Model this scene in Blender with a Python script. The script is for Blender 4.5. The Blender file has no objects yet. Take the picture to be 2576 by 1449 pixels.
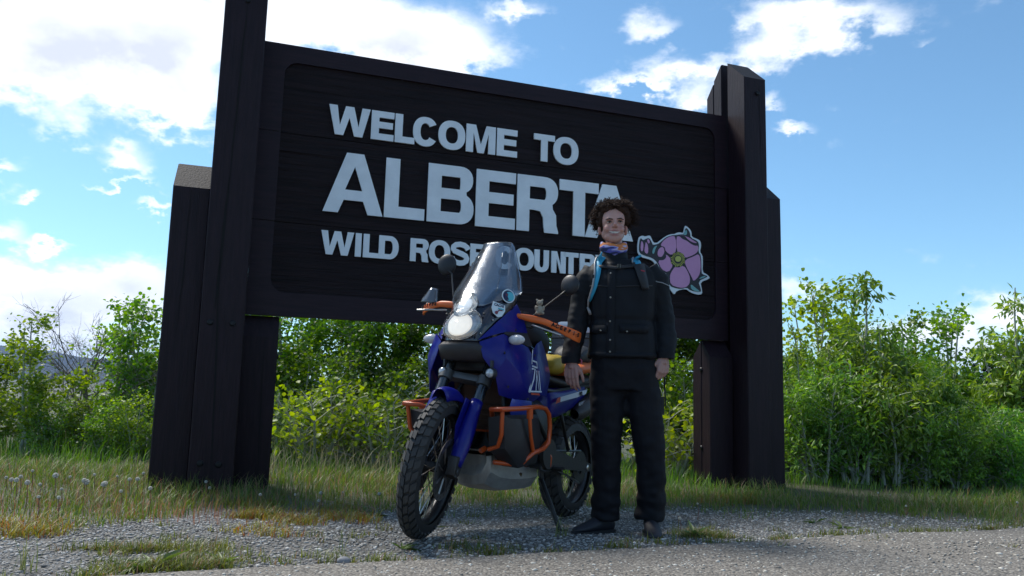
import bpy, bmesh, math, random
import numpy as np
from mathutils import Vector, Matrix, noise
random.seed(7); rng = np.random.default_rng(7)
SC = bpy.context.scene; COL = SC.collection
R = math.radians

# ---------------------------------------------------------------- camera
CF, CPITCH, CROLL, CH = 1957.13/2576, 0.131181, -0.0277359, 0.76
cF = Vector((0, math.cos(CPITCH), math.sin(CPITCH))); cR0 = Vector((1, 0, 0)); cU0 = cR0.cross(cF)
cR = math.cos(CROLL)*cR0 - math.sin(CROLL)*cU0
cU = math.sin(CROLL)*cR0 + math.cos(CROLL)*cU0
cd = bpy.data.cameras.new('camera'); cam = bpy.data.objects.new('camera', cd); COL.objects.link(cam)
cd.sensor_width = 36; cd.lens = 36*CF; cd.clip_start = .05; cd.clip_end = 30000
cam.matrix_world = Matrix(((cR.x, cU.x, -cF.x, 0), (cR.y, cU.y, -cF.y, 0), (cR.z, cU.z, -cF.z, CH), (0, 0, 0, 1)))
SC.camera = cam
SC.view_settings.view_transform = 'Standard'; SC.view_settings.look = 'None'
SC.view_settings.gamma = 1; SC.view_settings.use_curve_mapping = False
SC.view_settings.exposure = EXPOSURE = 0.72

# ---------------------------------------------------------------- sky and sun
SUN_EL, SUN_AZ = R(54), R(-48)        # azimuth from +Y towards +X
sd = bpy.data.lights.new('sun', 'SUN'); sd.energy = 3.3; sd.angle = R(22); sd.color = (1, .95, .87)
sun = bpy.data.objects.new('sun', sd); COL.objects.link(sun)
sv = Vector((math.sin(SUN_AZ)*math.cos(SUN_EL), math.cos(SUN_AZ)*math.cos(SUN_EL), math.sin(SUN_EL)))
sun.rotation_euler = sv.to_track_quat('Z', 'Y').to_euler()
world = bpy.data.worlds.new('World'); SC.world = world; world.use_nodes = True
wt = world.node_tree; wt.nodes.clear()
def WN(t, **k):
    n = wt.nodes.new(t)
    for a, b in k.items(): setattr(n, a, b)
    return n
def wset(sock, v):
    if hasattr(v, 'is_output') or isinstance(v, bpy.types.NodeSocket): wt.links.new(v, sock)
    else: sock.default_value = v
def wm(op, a, b=None, c=None, clamp=False):
    n = WN('ShaderNodeMath', operation=op, use_clamp=clamp)
    wset(n.inputs[0], a)
    if b is not None: wset(n.inputs[1], b)
    if c is not None: wset(n.inputs[2], c)
    return n.outputs[0]
sky = WN('ShaderNodeTexSky', sky_type='NISHITA'); sky.sun_disc = False
sky.sun_elevation = SUN_EL; sky.sun_rotation = SUN_AZ; sky.altitude = 1200; sky.air_density = 1.0; sky.dust_density = .6; sky.ozone_density = 2.0
tc = WN('ShaderNodeTexCoord'); G = tc.outputs['Generated']
sep = WN('ShaderNodeSeparateXYZ'); wt.links.new(G, sep.inputs[0]); dx, dy, dz = sep.outputs
# slow noise that frays the cloud edges
def wnoise(scale, detail, rough, vec, off=0):
    n = WN('ShaderNodeTexNoise'); n.inputs['Scale'].default_value = scale; n.inputs['Detail'].default_value = detail
    n.inputs['Roughness'].default_value = rough
    mp = WN('ShaderNodeMapping'); mp.inputs['Location'].default_value = (off, off*.7, -off); mp.inputs['Scale'].default_value = (1, 1, 1.7)
    wt.links.new(vec, mp.inputs[0]); wt.links.new(mp.outputs[0], n.inputs['Vector']); return n.outputs[0]
n1 = wnoise(7, 7, .62, G, 3.1); n2 = wnoise(22, 5, .6, G, 9.3); n3 = wnoise(3.2, 4, .55, G, 5.5)
ysafe = wm('MAXIMUM', dy, .05)
X = wm('ADD', wm('DIVIDE', dx, ysafe), wm('MULTIPLY', wm('SUBTRACT', n1, .5), .10))
Z = wm('ADD', wm('DIVIDE', dz, ysafe), wm('MULTIPLY', wm('SUBTRACT', n2, .5), .10))
def pix(px, py):
    d = cF + cR*((px-1288)/1957.13) - cU*((py-724.5)/1957.13)
    return d.x/d.y, d.z/d.y
BLOBS = [  # centre px, py, half width, half height, strength  (photo pixels turned into sky directions)
 (230, 60, 330, 150, 1.0), (200, 190, 300, 130, .8), (420, 120, 130, 120, .55), (490, 270, 90, 90, .7), (160, 330, 90, 60, .5), (820, 60, 330, 120, 1.0), (1080, 120, 200, 90, .9),
 (60, 720, 210, 70, .8), (180, 790, 330, 100, 1.0), (340, 700, 110, 60, .7), (20, 590, 70, 40, .65), (120, 625, 70, 16, .75),
 (310, 385, 60, 30, .66), (360, 430, 45, 35, .6), (395, 512, 60, 18, .75), (300, 462, 120, 12, .55), (15, 430, 55, 28, .68), (95, 490, 30, 16, .6), (430, 290, 70, 60, .6),
 (2050, 45, 290, 60, .85), (1990, 115, 170, 40, .45), (1650, 75, 80, 55, .6), (1690, 165, 170, 40, .75), (1600, 205, 90, 22, .6), (1900, 170, 110, 60, .55), (1940, 255, 45, 28, .5),
 (1760, 245, 90, 55, .6), (2010, 735, 110, 45, .7), (2010, 322, 60, 20, .55), (2330, 110, 60, 20, .4), (2450, 800, 200, 55, .7), (2560, 770, 110, 50, .6), (2250, 835, 330, 40, .6), (2480, 900, 130, 40, .75),
 (1300, 15, 90, 30, .6), (100, 920, 500, 60, .7)]
acc = None
for px, py, a, b, s in BLOBS:
    cx, cz = pix(px, py); a /= 1957.; b /= 1957.
    u = wm('MULTIPLY', wm('SUBTRACT', X, cx), 1/a); v = wm('MULTIPLY', wm('SUBTRACT', Z, cz), 1/b)
    r2 = wm('ADD', wm('MULTIPLY', u, u), wm('MULTIPLY', v, v))
    g = wm('MULTIPLY', wm('POWER', 2.718, wm('MULTIPLY', r2, -1.1)), s)
    acc = g if acc is None else wm('ADD', acc, g)
front = wm('MULTIPLY', acc, wm('GREATER_THAN', dy, .06))
# the rest of the sky: scattered clouds of the same kind
rest = wm('MULTIPLY', wm('SUBTRACT', n3, .44), 3.0, clamp=True)
side = wm('SUBTRACT', 1.0, wm('MULTIPLY', wm('SUBTRACT', dy, .55), 3.5, clamp=True), clamp=True)
rest = wm('MULTIPLY', rest, side)
dens = wm('ADD', front, rest)
fray = wm('ADD', wm('MULTIPLY', wm('SUBTRACT', n1, .5), 1.5), wm('MULTIPLY', wm('SUBTRACT', n2, .5), .9))
al = wm('SUBTRACT', wm('ADD', dens, fray), .36)
mr = WN('ShaderNodeMapRange', interpolation_type='SMOOTHSTEP'); wt.links.new(al, mr.inputs[0])
mr.inputs[1].default_value = -.14; mr.inputs[2].default_value = .56; alpha = wm('MULTIPLY', mr.outputs[0], .97)
thick = wm('MULTIPLY', wm('SUBTRACT', wm('ADD', al, wm('MULTIPLY', wm('SUBTRACT', n3, .5), 2.2)), .45), 1.1, clamp=True)
cc = WN('ShaderNodeMix', data_type='RGBA'); wt.links.new(thick, cc.inputs[0])
cc.inputs[6].default_value = (.86, .88, .91, 1); cc.inputs[7].default_value = (.52, .55, .63, 1)
bg0 = WN('ShaderNodeMix', data_type='RGBA', blend_type='MULTIPLY'); bg0.inputs[0].default_value = 1
wt.links.new(sky.outputs[0], bg0.inputs[6]); SKYK = .1; bg0.inputs[7].default_value = (.88, 1.13, 1.12, 1)
cs = WN('ShaderNodeMix', data_type='RGBA', blend_type='MULTIPLY'); cs.inputs[0].default_value = 1
wt.links.new(cc.outputs[2], cs.inputs[6]); cs.inputs[7].default_value = (1/SKYK,)*3+(1,)
mx = WN('ShaderNodeMix', data_type='RGBA'); wt.links.new(alpha, mx.inputs[0]); wt.links.new(bg0.outputs[2], mx.inputs[6]); wt.links.new(cs.outputs[2], mx.inputs[7])
bg = WN('ShaderNodeBackground'); bg.inputs[1].default_value = SKYK; wt.links.new(mx.outputs[2], bg.inputs[0])
wo = WN('ShaderNodeOutputWorld'); wt.links.new(bg.outputs[0], wo.inputs[0])

# ---------------------------------------------------------------- helpers
def tag(o, label=None, cat=None, group=None, kind=None):
    if label: o['label'] = label
    if cat: o['category'] = cat
    if group: o['group'] = group
    if kind: o['kind'] = kind
    return o
def empty(name, M=None, loc=(0, 0, 0), rz=0, parent=None):
    o = bpy.data.objects.new(name, None); COL.objects.link(o); o.empty_display_size = .1
    if M is not None: o.matrix_world = M
    else: o.location = loc; o.rotation_euler = (0, 0, rz)
    if parent: o.parent = parent
    return o
def mat(name, base, rough=.6, metal=0, spec=.5, bump=None, vary=None, trans=None, coat=0, alpha=None, attr=None, emis=None):
    """bump=(scale,strength,stretch xyz,dist); vary=(scale, colour2, stretch, sharp)"""
    m = bpy.data.materials.new(name); m.use_nodes = True; t = m.node_tree; n = t.nodes; l = t.links
    p = n['Principled BSDF']; p.inputs['Base Color'].default_value = (*base, 1); p.inputs['Roughness'].default_value = rough
    p.inputs['Metallic'].default_value = metal; p.inputs['Specular IOR Level'].default_value = spec; p.inputs['Coat Weight'].default_value = coat
    c = n.new('ShaderNodeTexCoord')
    col = None
    if vary:
        mp = n.new('ShaderNodeMapping'); l.new(c.outputs['Object'], mp.inputs[0]); mp.inputs['Scale'].default_value = vary[2]
        no = n.new('ShaderNodeTexNoise'); no.inputs['Scale'].default_value = vary[0]; no.inputs['Detail'].default_value = 6; no.inputs['Roughness'].default_value = .65
        l.new(mp.outputs[0], no.inputs['Vector'])
        ra = n.new('ShaderNodeValToRGB'); s = vary[3] if len(vary) > 3 else .2
        ra.color_ramp.elements[0].position = .5-s; ra.color_ramp.elements[1].position = .5+s
        ra.color_ramp.elements[0].color = (*base, 1); ra.color_ramp.elements[1].color = (*vary[1], 1)
        l.new(no.outputs[0], ra.inputs[0]); col = ra.outputs[0]
        l.new(col, p.inputs['Base Color'])
    if attr:
        a = n.new('ShaderNodeAttribute'); a.attribute_name = attr; l.new(a.outputs['Color'], p.inputs['Base Color']); col = a.outputs['Color']
    if attr and trans and 'leaf' in name:
        oi = n.new('ShaderNodeObjectInfo'); h1 = n.new('ShaderNodeHueSaturation'); r1 = n.new('ShaderNodeMapRange'); r1.inputs[3].default_value = .75; r1.inputs[4].default_value = 1.3
        r2 = n.new('ShaderNodeMapRange'); r2.inputs[3].default_value = .475; r2.inputs[4].default_value = .515; ml = n.new('ShaderNodeMath'); ml.operation = 'FRACT'; m9 = n.new('ShaderNodeMath'); m9.operation = 'MULTIPLY'; m9.inputs[1].default_value = 7.3
        l.new(oi.outputs['Random'], r1.inputs[0]); l.new(oi.outputs['Random'], m9.inputs[0]); l.new(m9.outputs[0], ml.inputs[0]); l.new(ml.outputs[0], r2.inputs[0])
        l.new(r1.outputs[0], h1.inputs['Value']); l.new(r2.outputs[0], h1.inputs['Hue']); l.new(col, h1.inputs['Color']); l.new(h1.outputs[0], p.inputs['Base Color']); col = h1.outputs[0]
    if bump:
        mp = n.new('ShaderNodeMapping'); l.new(c.outputs['Object'], mp.inputs[0]); mp.inputs['Scale'].default_value = bump[2]
        no = n.new('ShaderNodeTexNoise'); no.inputs['Scale'].default_value = bump[0]; no.inputs['Detail'].default_value = 5; no.inputs['Roughness'].default_value = .6
        l.new(mp.outputs[0], no.inputs['Vector']); b = n.new('ShaderNodeBump'); b.inputs['Strength'].default_value = bump[1]; b.inputs['Distance'].default_value = bump[3]
        l.new(no.outputs[0], b.inputs['Height']); l.new(b.outputs[0], p.inputs['Normal'])
    if trans:
        tb = n.new('ShaderNodeBsdfTranslucent'); ms = n.new('ShaderNodeMixShader'); ms.inputs[0].default_value = trans
        if col is not None:
            hs = n.new('ShaderNodeHueSaturation'); hs.inputs['Hue'].default_value = .485; hs.inputs['Saturation'].default_value = 1.15; hs.inputs['Value'].default_value = 1.5
            l.new(col, hs.inputs['Color']); l.new(hs.outputs[0], tb.inputs[0])
        else: tb.inputs[0].default_value = (*base, 1)
        l.new(p.outputs[0], ms.inputs[1]); l.new(tb.outputs[0], ms.inputs[2]); l.new(ms.outputs[0], n['Material Output'].inputs[0])
    if alpha is not None: p.inputs['Alpha'].default_value = alpha
    if emis: p.inputs['Emission Color'].default_value = (*emis[0], 1); p.inputs['Emission Strength'].default_value = emis[1]
    return m

class MB:
    def __init__(s): s.v = []; s.f = []; s.m = []
    def add(s, v, f, mi=0):
        o = len(s.v); s.v += [tuple(p) for p in v]; s.f += [tuple(i+o for i in q) for q in f]; s.m += [mi]*len(f); return s
    def box(s, c, d, rot=None, mi=0, ch=0):
        x, y, z = d[0]/2, d[1]/2, d[2]/2
        if ch:
            b = bmesh.new(); bmesh.ops.create_cube(b, size=1); bmesh.ops.scale(b, vec=d, verts=b.verts)
            bmesh.ops.bevel(b, geom=b.edges[:], offset=ch, segments=2, profile=.6, affect='EDGES'); b.verts.ensure_lookup_table()
            v = [p.co.copy() for p in b.verts]; f = [[q.index for q in k.verts] for k in b.faces]; b.free()
        else:
            v = [Vector((a, b_, e)) for a in (-x, x) for b_ in (-y, y) for e in (-z, z)]
            f = [(0, 1, 3, 2), (4, 6, 7, 5), (0, 4, 5, 1), (2, 3, 7, 6), (0, 2, 6, 4), (1, 5, 7, 3)]
        if rot is not None: v = [rot @ p for p in v]
        return s.add([p+Vector(c) for p in v], f, mi)
    def tube(s, pts, r, n=8, caps=True, mi=0, closed=False, flat=1.0):
        pts = [Vector(p) for p in pts]; k = len(pts); rs = r if isinstance(r, (list, tuple)) else [r]*k
        vs = []; fs = []; up = None
        for i, p in enumerate(pts):
            if closed: t = pts[(i+1) % k]-pts[i-1]
            else: t = (pts[min(i+1, k-1)]-pts[max(i-1, 0)])
            t.normalize()
            if up is None: up = Vector((0, 0, 1)) if abs(t.z) < .9 else Vector((1, 0, 0))
            a = t.cross(up)
            if a.length < 1e-5: a = t.orthogonal()
            a.normalize(); b = a.cross(t); up = b
            for j in range(n):
                g = 2*math.pi*j/n; vs.append(p+(a*math.cos(g)+b*math.sin(g)*flat)*rs[i])
        for i in range(k if closed else k-1):
            i2 = (i+1) % k
            for j in range(n): fs.append((i*n+j, i*n+(j+1) % n, i2*n+(j+1) % n, i2*n+j))
        if caps and not closed: fs += [tuple(range(n))[::-1], tuple((k-1)*n+j for j in range(n))]
        return s.add(vs, fs, mi)
    def ell(s, c, r, n=12, m=8, rot=None, mi=0):
        vs = []; fs = []
        for i in range(m+1):
            ph = math.pi*i/m
            for j in range(n):
                th = 2*math.pi*j/n; p = Vector((r[0]*math.sin(ph)*math.cos(th), r[1]*math.sin(ph)*math.sin(th), r[2]*math.cos(ph)))
                if rot is not None: p = rot @ p
                vs.append(p+Vector(c))
        for i in range(m):
            for j in range(n): fs.append((i*n+j, (i+1)*n+j, (i+1)*n+(j+1) % n, i*n+(j+1) % n))
        return s.add(vs, fs, mi)
    def loft(s, rings, closed=True, caps=True, mi=0):
        n = len(rings[0]); vs = [p for r_ in rings for p in r_]; fs = []
        for i in range(len(rings)-1):
            for j in range(n if closed else n-1): fs.append((i*n+j, i*n+(j+1) % n, (i+1)*n+(j+1) % n, (i+1)*n+j))
        if caps and closed: fs += [tuple(range(n))[::-1], tuple((len(rings)-1)*n+j for j in range(n))]
        return s.add(vs, fs, mi)
    def lathe(s, c, ax, prof, n=24, mi=0, caps=False):
        """prof: list of (radius, distance along axis)"""
        ax = Vector(ax).normalized(); a = ax.orthogonal().normalized(); b = ax.cross(a); c = Vector(c)
        return s.loft([[c+ax*h+(a*math.cos(2*math.pi*j/n)+b*math.sin(2*math.pi*j/n))*r for j in range(n)] for r, h in prof], caps=caps, mi=mi)
    def prism(s, poly, th, axis=1, off=0, mi=0):
        """poly in the other two axes, extruded along axis from off to off+th"""
        def P(q, h): w = list(q); w.insert(axis, h); return tuple(w)
        n = len(poly); v = [P(q, off) for q in poly]+[P(q, off+th) for q in poly]
        f = [tuple(range(n)), tuple(range(n, 2*n))[::-1]]+[(j, (j+1) % n, (j+1) % n+n, j+n) for j in range(n)]
        return s.add(v, f, mi)
    def xf(s, fn): s.v = [tuple(fn(Vector(p))) for p in s.v]; return s
    def build(s, name, mats, parent=None, smooth=False, auto=None, matrix=None):
        me = bpy.data.meshes.new(name); me.from_pydata(s.v, [], s.f)
        for m_ in (mats if isinstance(mats, (list, tuple)) else [mats]): me.materials.append(m_)
        if len(me.materials) > 1: me.polygons.foreach_set('material_index', s.m)
        b = bmesh.new(); b.from_mesh(me); bmesh.ops.recalc_face_normals(b, faces=b.faces[:]); b.to_mesh(me); b.free()
        if smooth or auto is not None:
            me.polygons.foreach_set('use_smooth', [True]*len(me.polygons))
            if auto is not None: me.set_sharp_from_angle(angle=R(auto))
        o = bpy.data.objects.new(name, me); COL.objects.link(o)
        if matrix is not None: o.matrix_world = matrix
        if parent is not None: o.parent = parent
        return o
def bake(o, mods):
    """apply modifiers [(type, {props})] and replace the mesh"""
    for t, kw in mods:
        m = o.modifiers.new(t, t)
        for a, b in kw.items(): setattr(m, a, b)
    dg = bpy.context.evaluated_depsgraph_get(); me = bpy.data.meshes.new_from_object(o.evaluated_get(dg)); o.modifiers.clear(); o.data = me
    return o
def fuse(o, vox, smooth=6, fac=.5):
    bake(o, [('REMESH', dict(mode='VOXEL', voxel_size=vox, use_smooth_shade=True)), ('SMOOTH', dict(factor=fac, iterations=smooth))])
    o.data.polygons.foreach_set('use_smooth', [True]*len(o.data.polygons)); return o
def displace(o, fn):
    me = o.data; n = len(me.vertices); co = np.empty(n*3); me.vertices.foreach_get('co', co); co = co.reshape(-1, 3)
    no = np.empty(n*3); me.vertices.foreach_get('normal', no); no = no.reshape(-1, 3)
    for i in range(n): co[i] += no[i]*fn(Vector(co[i]), Vector(no[i]))
    me.vertices.foreach_set('co', co.ravel()); me.update(); return o
def curve_mesh(name, contours, depth, mats, parent=None, matrix=None, bevel=0):
    cu = bpy.data.curves.new(name, 'CURVE'); cu.dimensions = '2D'; cu.fill_mode = 'BOTH'; cu.extrude = depth/2; cu.bevel_depth = bevel
    for c in contours:
        sp = cu.splines.new('POLY'); sp.points.add(len(c)-1)
        for i, (x, y) in enumerate(c): sp.points[i].co = (x, y, 0, 1)
        sp.use_cyclic_u = True
    t = bpy.data.objects.new('tmp', cu); COL.objects.link(t)
    me = bpy.data.meshes.new_from_object(t.evaluated_get(bpy.context.evaluated_depsgraph_get())); bpy.data.objects.remove(t)
    me.materials.clear(); me.materials.append(mats)
    o = bpy.data.objects.new(name, me); COL.objects.link(o)
    if matrix is not None: o.matrix_world = matrix
    if parent is not None: o.parent = parent
    return o
def text_mesh(name, txt, size, depth, m, parent=None, matrix=None, bold=0, space=1):
    cu = bpy.data.curves.new(name, 'FONT'); cu.body = txt; cu.size = size; cu.extrude = depth/2; cu.offset = bold; cu.align_x = 'CENTER'; cu.align_y = 'CENTER'; cu.space_character = space
    t = bpy.data.objects.new('tmp', cu); COL.objects.link(t)
    me = bpy.data.meshes.new_from_object(t.evaluated_get(bpy.context.evaluated_depsgraph_get())); bpy.data.objects.remove(t)
    me.materials.clear(); me.materials.append(m); o = bpy.data.objects.new(name, me); COL.objects.link(o)
    if matrix is not None: o.matrix_world = matrix
    if parent is not None: o.parent = parent
    return o
def frame_m(o, x, y, z):
    x, y, z, o = Vector(x), Vector(y), Vector(z), Vector(o)
    return Matrix(((x.x, y.x, z.x, o.x), (x.y, y.y, z.y, o.y), (x.z, y.z, z.z, o.z), (0, 0, 0, 1)))
def bulk(name, V, F, m, colr=None, kind='stuff', label=None, cat=None, smooth=False):
    me = bpy.data.meshes.new(name); V = np.asarray(V, dtype=np.float32); F = np.asarray(F, dtype=np.int32); k = F.shape[1]
    me.vertices.add(len(V)); me.vertices.foreach_set('co', V.ravel())
    me.loops.add(F.size); me.loops.foreach_set('vertex_index', F.ravel())
    me.polygons.add(len(F)); me.polygons.foreach_set('loop_start', np.arange(0, F.size, k, dtype=np.int32)); me.polygons.foreach_set('loop_total', np.full(len(F), k, dtype=np.int32))
    if colr is not None:
        a = me.color_attributes.new('tint', 'FLOAT_COLOR', 'POINT'); c4 = np.ones((len(V), 4), dtype=np.float32); c4[:, :3] = colr; a.data.foreach_set('color', c4.ravel())
    me.update(calc_edges=True); me.materials.append(m)
    if smooth: me.polygons.foreach_set('use_smooth', [True]*len(F))
    o = bpy.data.objects.new(name, me); COL.objects.link(o); tag(o, label, cat, kind=kind); return o
def sm(a, b, x): t = min(1, max(0, (x-a)/(b-a))); return t*t*(3-2*t)
def smn(a, b, x): t = np.clip((x-a)/(b-a), 0, 1); return t*t*(3-2*t)

# ground height: nearly flat, falling a little from the road towards the sign and away beyond the shrubs
def gz(x, y):
    x = np.asarray(x, float); y = np.asarray(y, float)
    z = .035-.095*smn(3.7, 5.4, y-.28*x*0)+.0*x
    z = z-.03*smn(0, 3, x)*smn(5, 7, y)+.03*smn(0, 3, -x)*smn(4.5, 6, y)
    z = z+.012*np.sin(x*2.1+y)*np.sin(y*1.7)*smn(4.2, 5.5, y)
    z = z-3.5*smn(14, 60, y)*smn(8, -10, x)-2*smn(60, 300, y)
    return z
def road_edge(x): return 3.62+.345*(np.maximum(x, -6))+.02*np.asarray(x)**2*(np.asarray(x) > 0)   # y of the asphalt edge
# ================================================================= SETTING
GX = np.array([0, .35, .7, 1.1, 1.5, 2, 2.5, 3, 3.6, 4.4, 5.4, 7, 9, 12, 16, 22, 35, 60, 110, 220, 500, 1100, 2500, 7000.])
gx = np.concatenate([-GX[::-1][:-1], GX]); gy = np.concatenate([[-7000, -1500, -300, -60, -15, -4, 0], np.arange(1.5, 7.2, .3), [7.6, 8.2, 9, 10, 12, 14, 17, 22, 30, 45, 70, 120, 250, 600, 1300, 2600, 7000.]])
XX, YY = np.meshgrid(gx, gy); ZZ = gz(XX, YY)
V = np.stack([XX, YY, ZZ], -1).reshape(-1, 3); nx = len(gx)
F = [(j*nx+i, j*nx+i+1, (j+1)*nx+i+1, (j+1)*nx+i) for j in range(len(gy)-1) for i in range(nx-1)]
def stone_nodes(m, scale, cols, bumpd, green=None):
    t = m.node_tree; n = t.nodes; l = t.links; p = n['Principled BSDF']; p.inputs['Roughness'].default_value = .85
    c = n.new('ShaderNodeTexCoord'); vo = n.new('ShaderNodeTexVoronoi'); vo.inputs['Scale'].default_value = scale; vo.inputs['Randomness'].default_value = 1
    l.new(c.outputs['Object'], vo.inputs['Vector'])
    sp = n.new('ShaderNodeSeparateColor'); l.new(vo.outputs['Color'], sp.inputs[0])
    ra = n.new('ShaderNodeValToRGB'); ra.color_ramp.interpolation = 'LINEAR'
    while len(ra.color_ramp.elements) < len(cols): ra.color_ramp.elements.new(.5)
    for i, q in enumerate(cols): ra.color_ramp.elements[i].position = i/(len(cols)-1); ra.color_ramp.elements[i].color = (*q, 1)
    l.new(sp.outputs[0], ra.inputs[0])
    ma = n.new('ShaderNodeMapRange'); l.new(vo.outputs['Distance'], ma.inputs[0]); ma.inputs[1].default_value = .25; ma.inputs[2].default_value = .75; ma.inputs[3].default_value = 1; ma.inputs[4].default_value = .35
    mu = n.new('ShaderNodeMix'); mu.data_type = 'RGBA'; mu.blend_type = 'MULTIPLY'; mu.inputs[0].default_value = .8; l.new(ra.outputs[0], mu.inputs[6]); l.new(ma.outputs[0], mu.inputs[7])
    no = n.new('ShaderNodeTexNoise'); no.inputs['Scale'].default_value = 1.3; no.inputs['Detail'].default_value = 5; l.new(c.outputs['Object'], no.inputs['Vector'])
    m2 = n.new('ShaderNodeMix'); m2.data_type = 'RGBA'; m2.blend_type = 'MULTIPLY'; l.new(mu.outputs[2], m2.inputs[6]); m2.inputs[0].default_value = .5; l.new(no.outputs[0], m2.inputs[7])
    out = m2.outputs[2]
    if green:
        # grassland colour beyond the verge
        g = n.new('ShaderNodeSeparateXYZ'); l.new(c.outputs['Object'], g.inputs[0])
        a = n.new('ShaderNodeMapRange'); l.new(g.outputs[1], a.inputs[0]); a.inputs[1].default_value = 5.0; a.inputs[2].default_value = 6.2
        m3 = n.new('ShaderNodeMix'); m3.data_type = 'RGBA'; l.new(a.outputs[0], m3.inputs[0]); l.new(out, m3.inputs[6]); m3.inputs[7].default_value = (*green, 1); out = m3.outputs[2]
    l.new(out, p.inputs['Base Color'])
    b = n.new('ShaderNodeBump'); b.inputs['Strength'].default_value = .9; b.inputs['Distance'].default_value = bumpd; b.invert = True; l.new(vo.outputs['Distance'], b.inputs['Height']); l.new(b.outputs[0], p.inputs['Normal'])
m_ground = mat('ground_soil', (.1, .1, .1)); stone_nodes(m_ground, 62, [(.085, .083, .078), (.23, .222, .208), (.145, .14, .13), (.33, .32, .30)], .012, green=(.055, .06, .03))
m_road = mat('asphalt_chips', (.1, .1, .1)); stone_nodes(m_road, 95, [(.115, .105, .092), (.30, .27, .23), (.19, .175, .158), (.46, .425, .37), (.24, .212, .18)], .006)
b_ = MB(); b_.add(V, F); o = b_.build('ground', m_ground, smooth=True); tag(o, kind='structure')
# road: asphalt sheet whose far edge runs up to the right
rx = np.concatenate([np.array([-6000, -600, -60, -15]), np.arange(-6, 8.01, .12), [9, 12, 20, 40, 90, 300, 1500, 6000]])
def gp(px, py, dz_=0.):
    d = cF+cR*((px-1288)/1957.13)-cU*((py-724.5)/1957.13); y = 4.
    for _ in range(8): z = float(gz(d.x/d.y*y, y))+dz_; t = (z-CH)/d.z; y = t*d.y
    return t*d.x, t*d.y
EP = sorted(gp(px, py, .022) for px, py in [(0, 1453), (330, 1441), (500, 1430), (1288, 1391), (1600, 1376), (1933, 1357), (2288, 1337), (2576, 1325)])
ex_ = [p[0] for p in EP]; ey_ = [p[1] for p in EP]
top = []
for x in rx:
    if x < ex_[0]: e = ey_[0]+(x-ex_[0])*.25
    elif x > ex_[-1]: e = ey_[-1]+(x-ex_[-1])*.45
    else: e = float(np.interp(x, ex_, ey_))
    top.append(e+.018*noise.noise(Vector((x*1.5, 0, 0)))+.014*noise.noise(Vector((x*7, 3, 0))))
v = []; f = []
for i, x in enumerate(rx):
    e = top[i]
    ys = [e, e-.035, e-.5, e-1, e-1.6, e-2.4, e-4, e-9]
    for k, y in enumerate(ys): v.append((x, y, float(gz(x, y))+(.001 if k == 0 else .022)))
for i in range(len(rx)-1):
    for k in range(7): f.append((i*8+k, i*8+k+1, (i+1)*8+k+1, (i+1)*8+k))
b_ = MB(); b_.add(v, f); o = b_.build('road', m_road); tag(o, kind='structure')
def redge(x): return np.interp(x, rx, top)

# forested ridge far behind on the left, and a lower one on the right
m_ridge = mat('ridge_forest', (.012, .022, .026), .95, vary=(.011, (.025, .04, .035), (1, 1, 2.2)), bump=(.05, 1, (1, 1, .6), 12))
def ridge(name, prof, y0, depth):
    xs = [p[0] for p in prof]; v = []; f = []; n = 150; k = 10
    for i in range(n):
        x = xs[0]+(xs[-1]-xs[0])*i/(n-1); h = np.interp(x, xs, [p[1] for p in prof])
        for j in range(k):
            t = j/(k-1); y = y0+depth*t; z = -6+(h+6)*sm(0, 1, t)+(h*.05+3)*noise.noise(Vector((x*.006, y*.006, 0)))*2*(t)+(3.5*noise.noise(Vector((x*.05, y*.02, 4))) if t > .3 else 0)
            v.append((x, y, z))
    for i in range(n-1):
        for j in range(k-1): f.append((i*k+j, (i+1)*k+j, (i+1)*k+j+1, i*k+j+1))
    b = MB(); b.add(v, f); return tag(b.build(name, m_ridge, smooth=True), kind='structure')
ridge('hill', [(-2600, 110), (-1500, 78), (-1316, 78), (-1100, 62), (-907, 42), (-500, 14), (-100, 8), (500, 8), (1200, 42), (1700, 90), (2600, 110)], 1500, 500)
# air between here and the ridge
hz = bpy.data.materials.new('air_haze'); hz.use_nodes = True; hz.node_tree.nodes.clear()
pv = hz.node_tree.nodes.new('ShaderNodeVolumePrincipled'); pv.inputs['Density'].default_value = 1.15e-4; pv.inputs['Color'].default_value = (.32, .52, 1, 1); pv.inputs['Anisotropy'].default_value = .1
ho = hz.node_tree.nodes.new('ShaderNodeOutputMaterial'); hz.node_tree.links.new(pv.outputs[0], ho.inputs['Volume'])
HAZE = True
if HAZE:
    b_ = MB(); b_.box((0, 0, 118), (15000, 15000, 260)); o = b_.build('haze', hz); tag(o, 'thin blue air between the road and the far forested ridge', 'haze', kind='stuff')

# ================================================================= SIGN
SO = Vector((-2.09115, 6.10008, 0)); SD = Vector((.944863, .327466, 0)); SN = Vector((.327466, -.944863, 0))
SM = frame_m(SO, SD, (0, 0, 1), SN)     # local: x along the board, y up, z towards the viewer
def wood(name, base, c2, stretch, bump, rough=.5, dist=.004, sc=3):
    return mat(name, base, rough, spec=.2, vary=(sc, c2, stretch, .25), bump=(sc*2.2, bump, stretch, dist))
m_post = wood('stained_timber', (.0085, .0042, .0068), (.024, .0115, .016), (14, 1.0, 14), 1.0, .5)
m_end = wood('weathered_endgrain', (.004, .005, .009), (.012, .014, .022), (9, 9, 9), 1, .7)
m_bord = wood('stained_border', (.0115, .0058, .0100), (.028, .0130, .0185), (1.2, 12, 6), .5, .5)
m_rec = wood('blasted_board', (.003, .002, .0025), (.022, .0115, .0135), (.7, 18, 6), 1.0, .6, .012, 2.4)
m_white = mat('white_paint', (.80, .83, .85), .45, vary=(5, (.66, .69, .71), (1, 1, 1), .22), bump=(40, .15, (1, 4, 1), .001))
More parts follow.
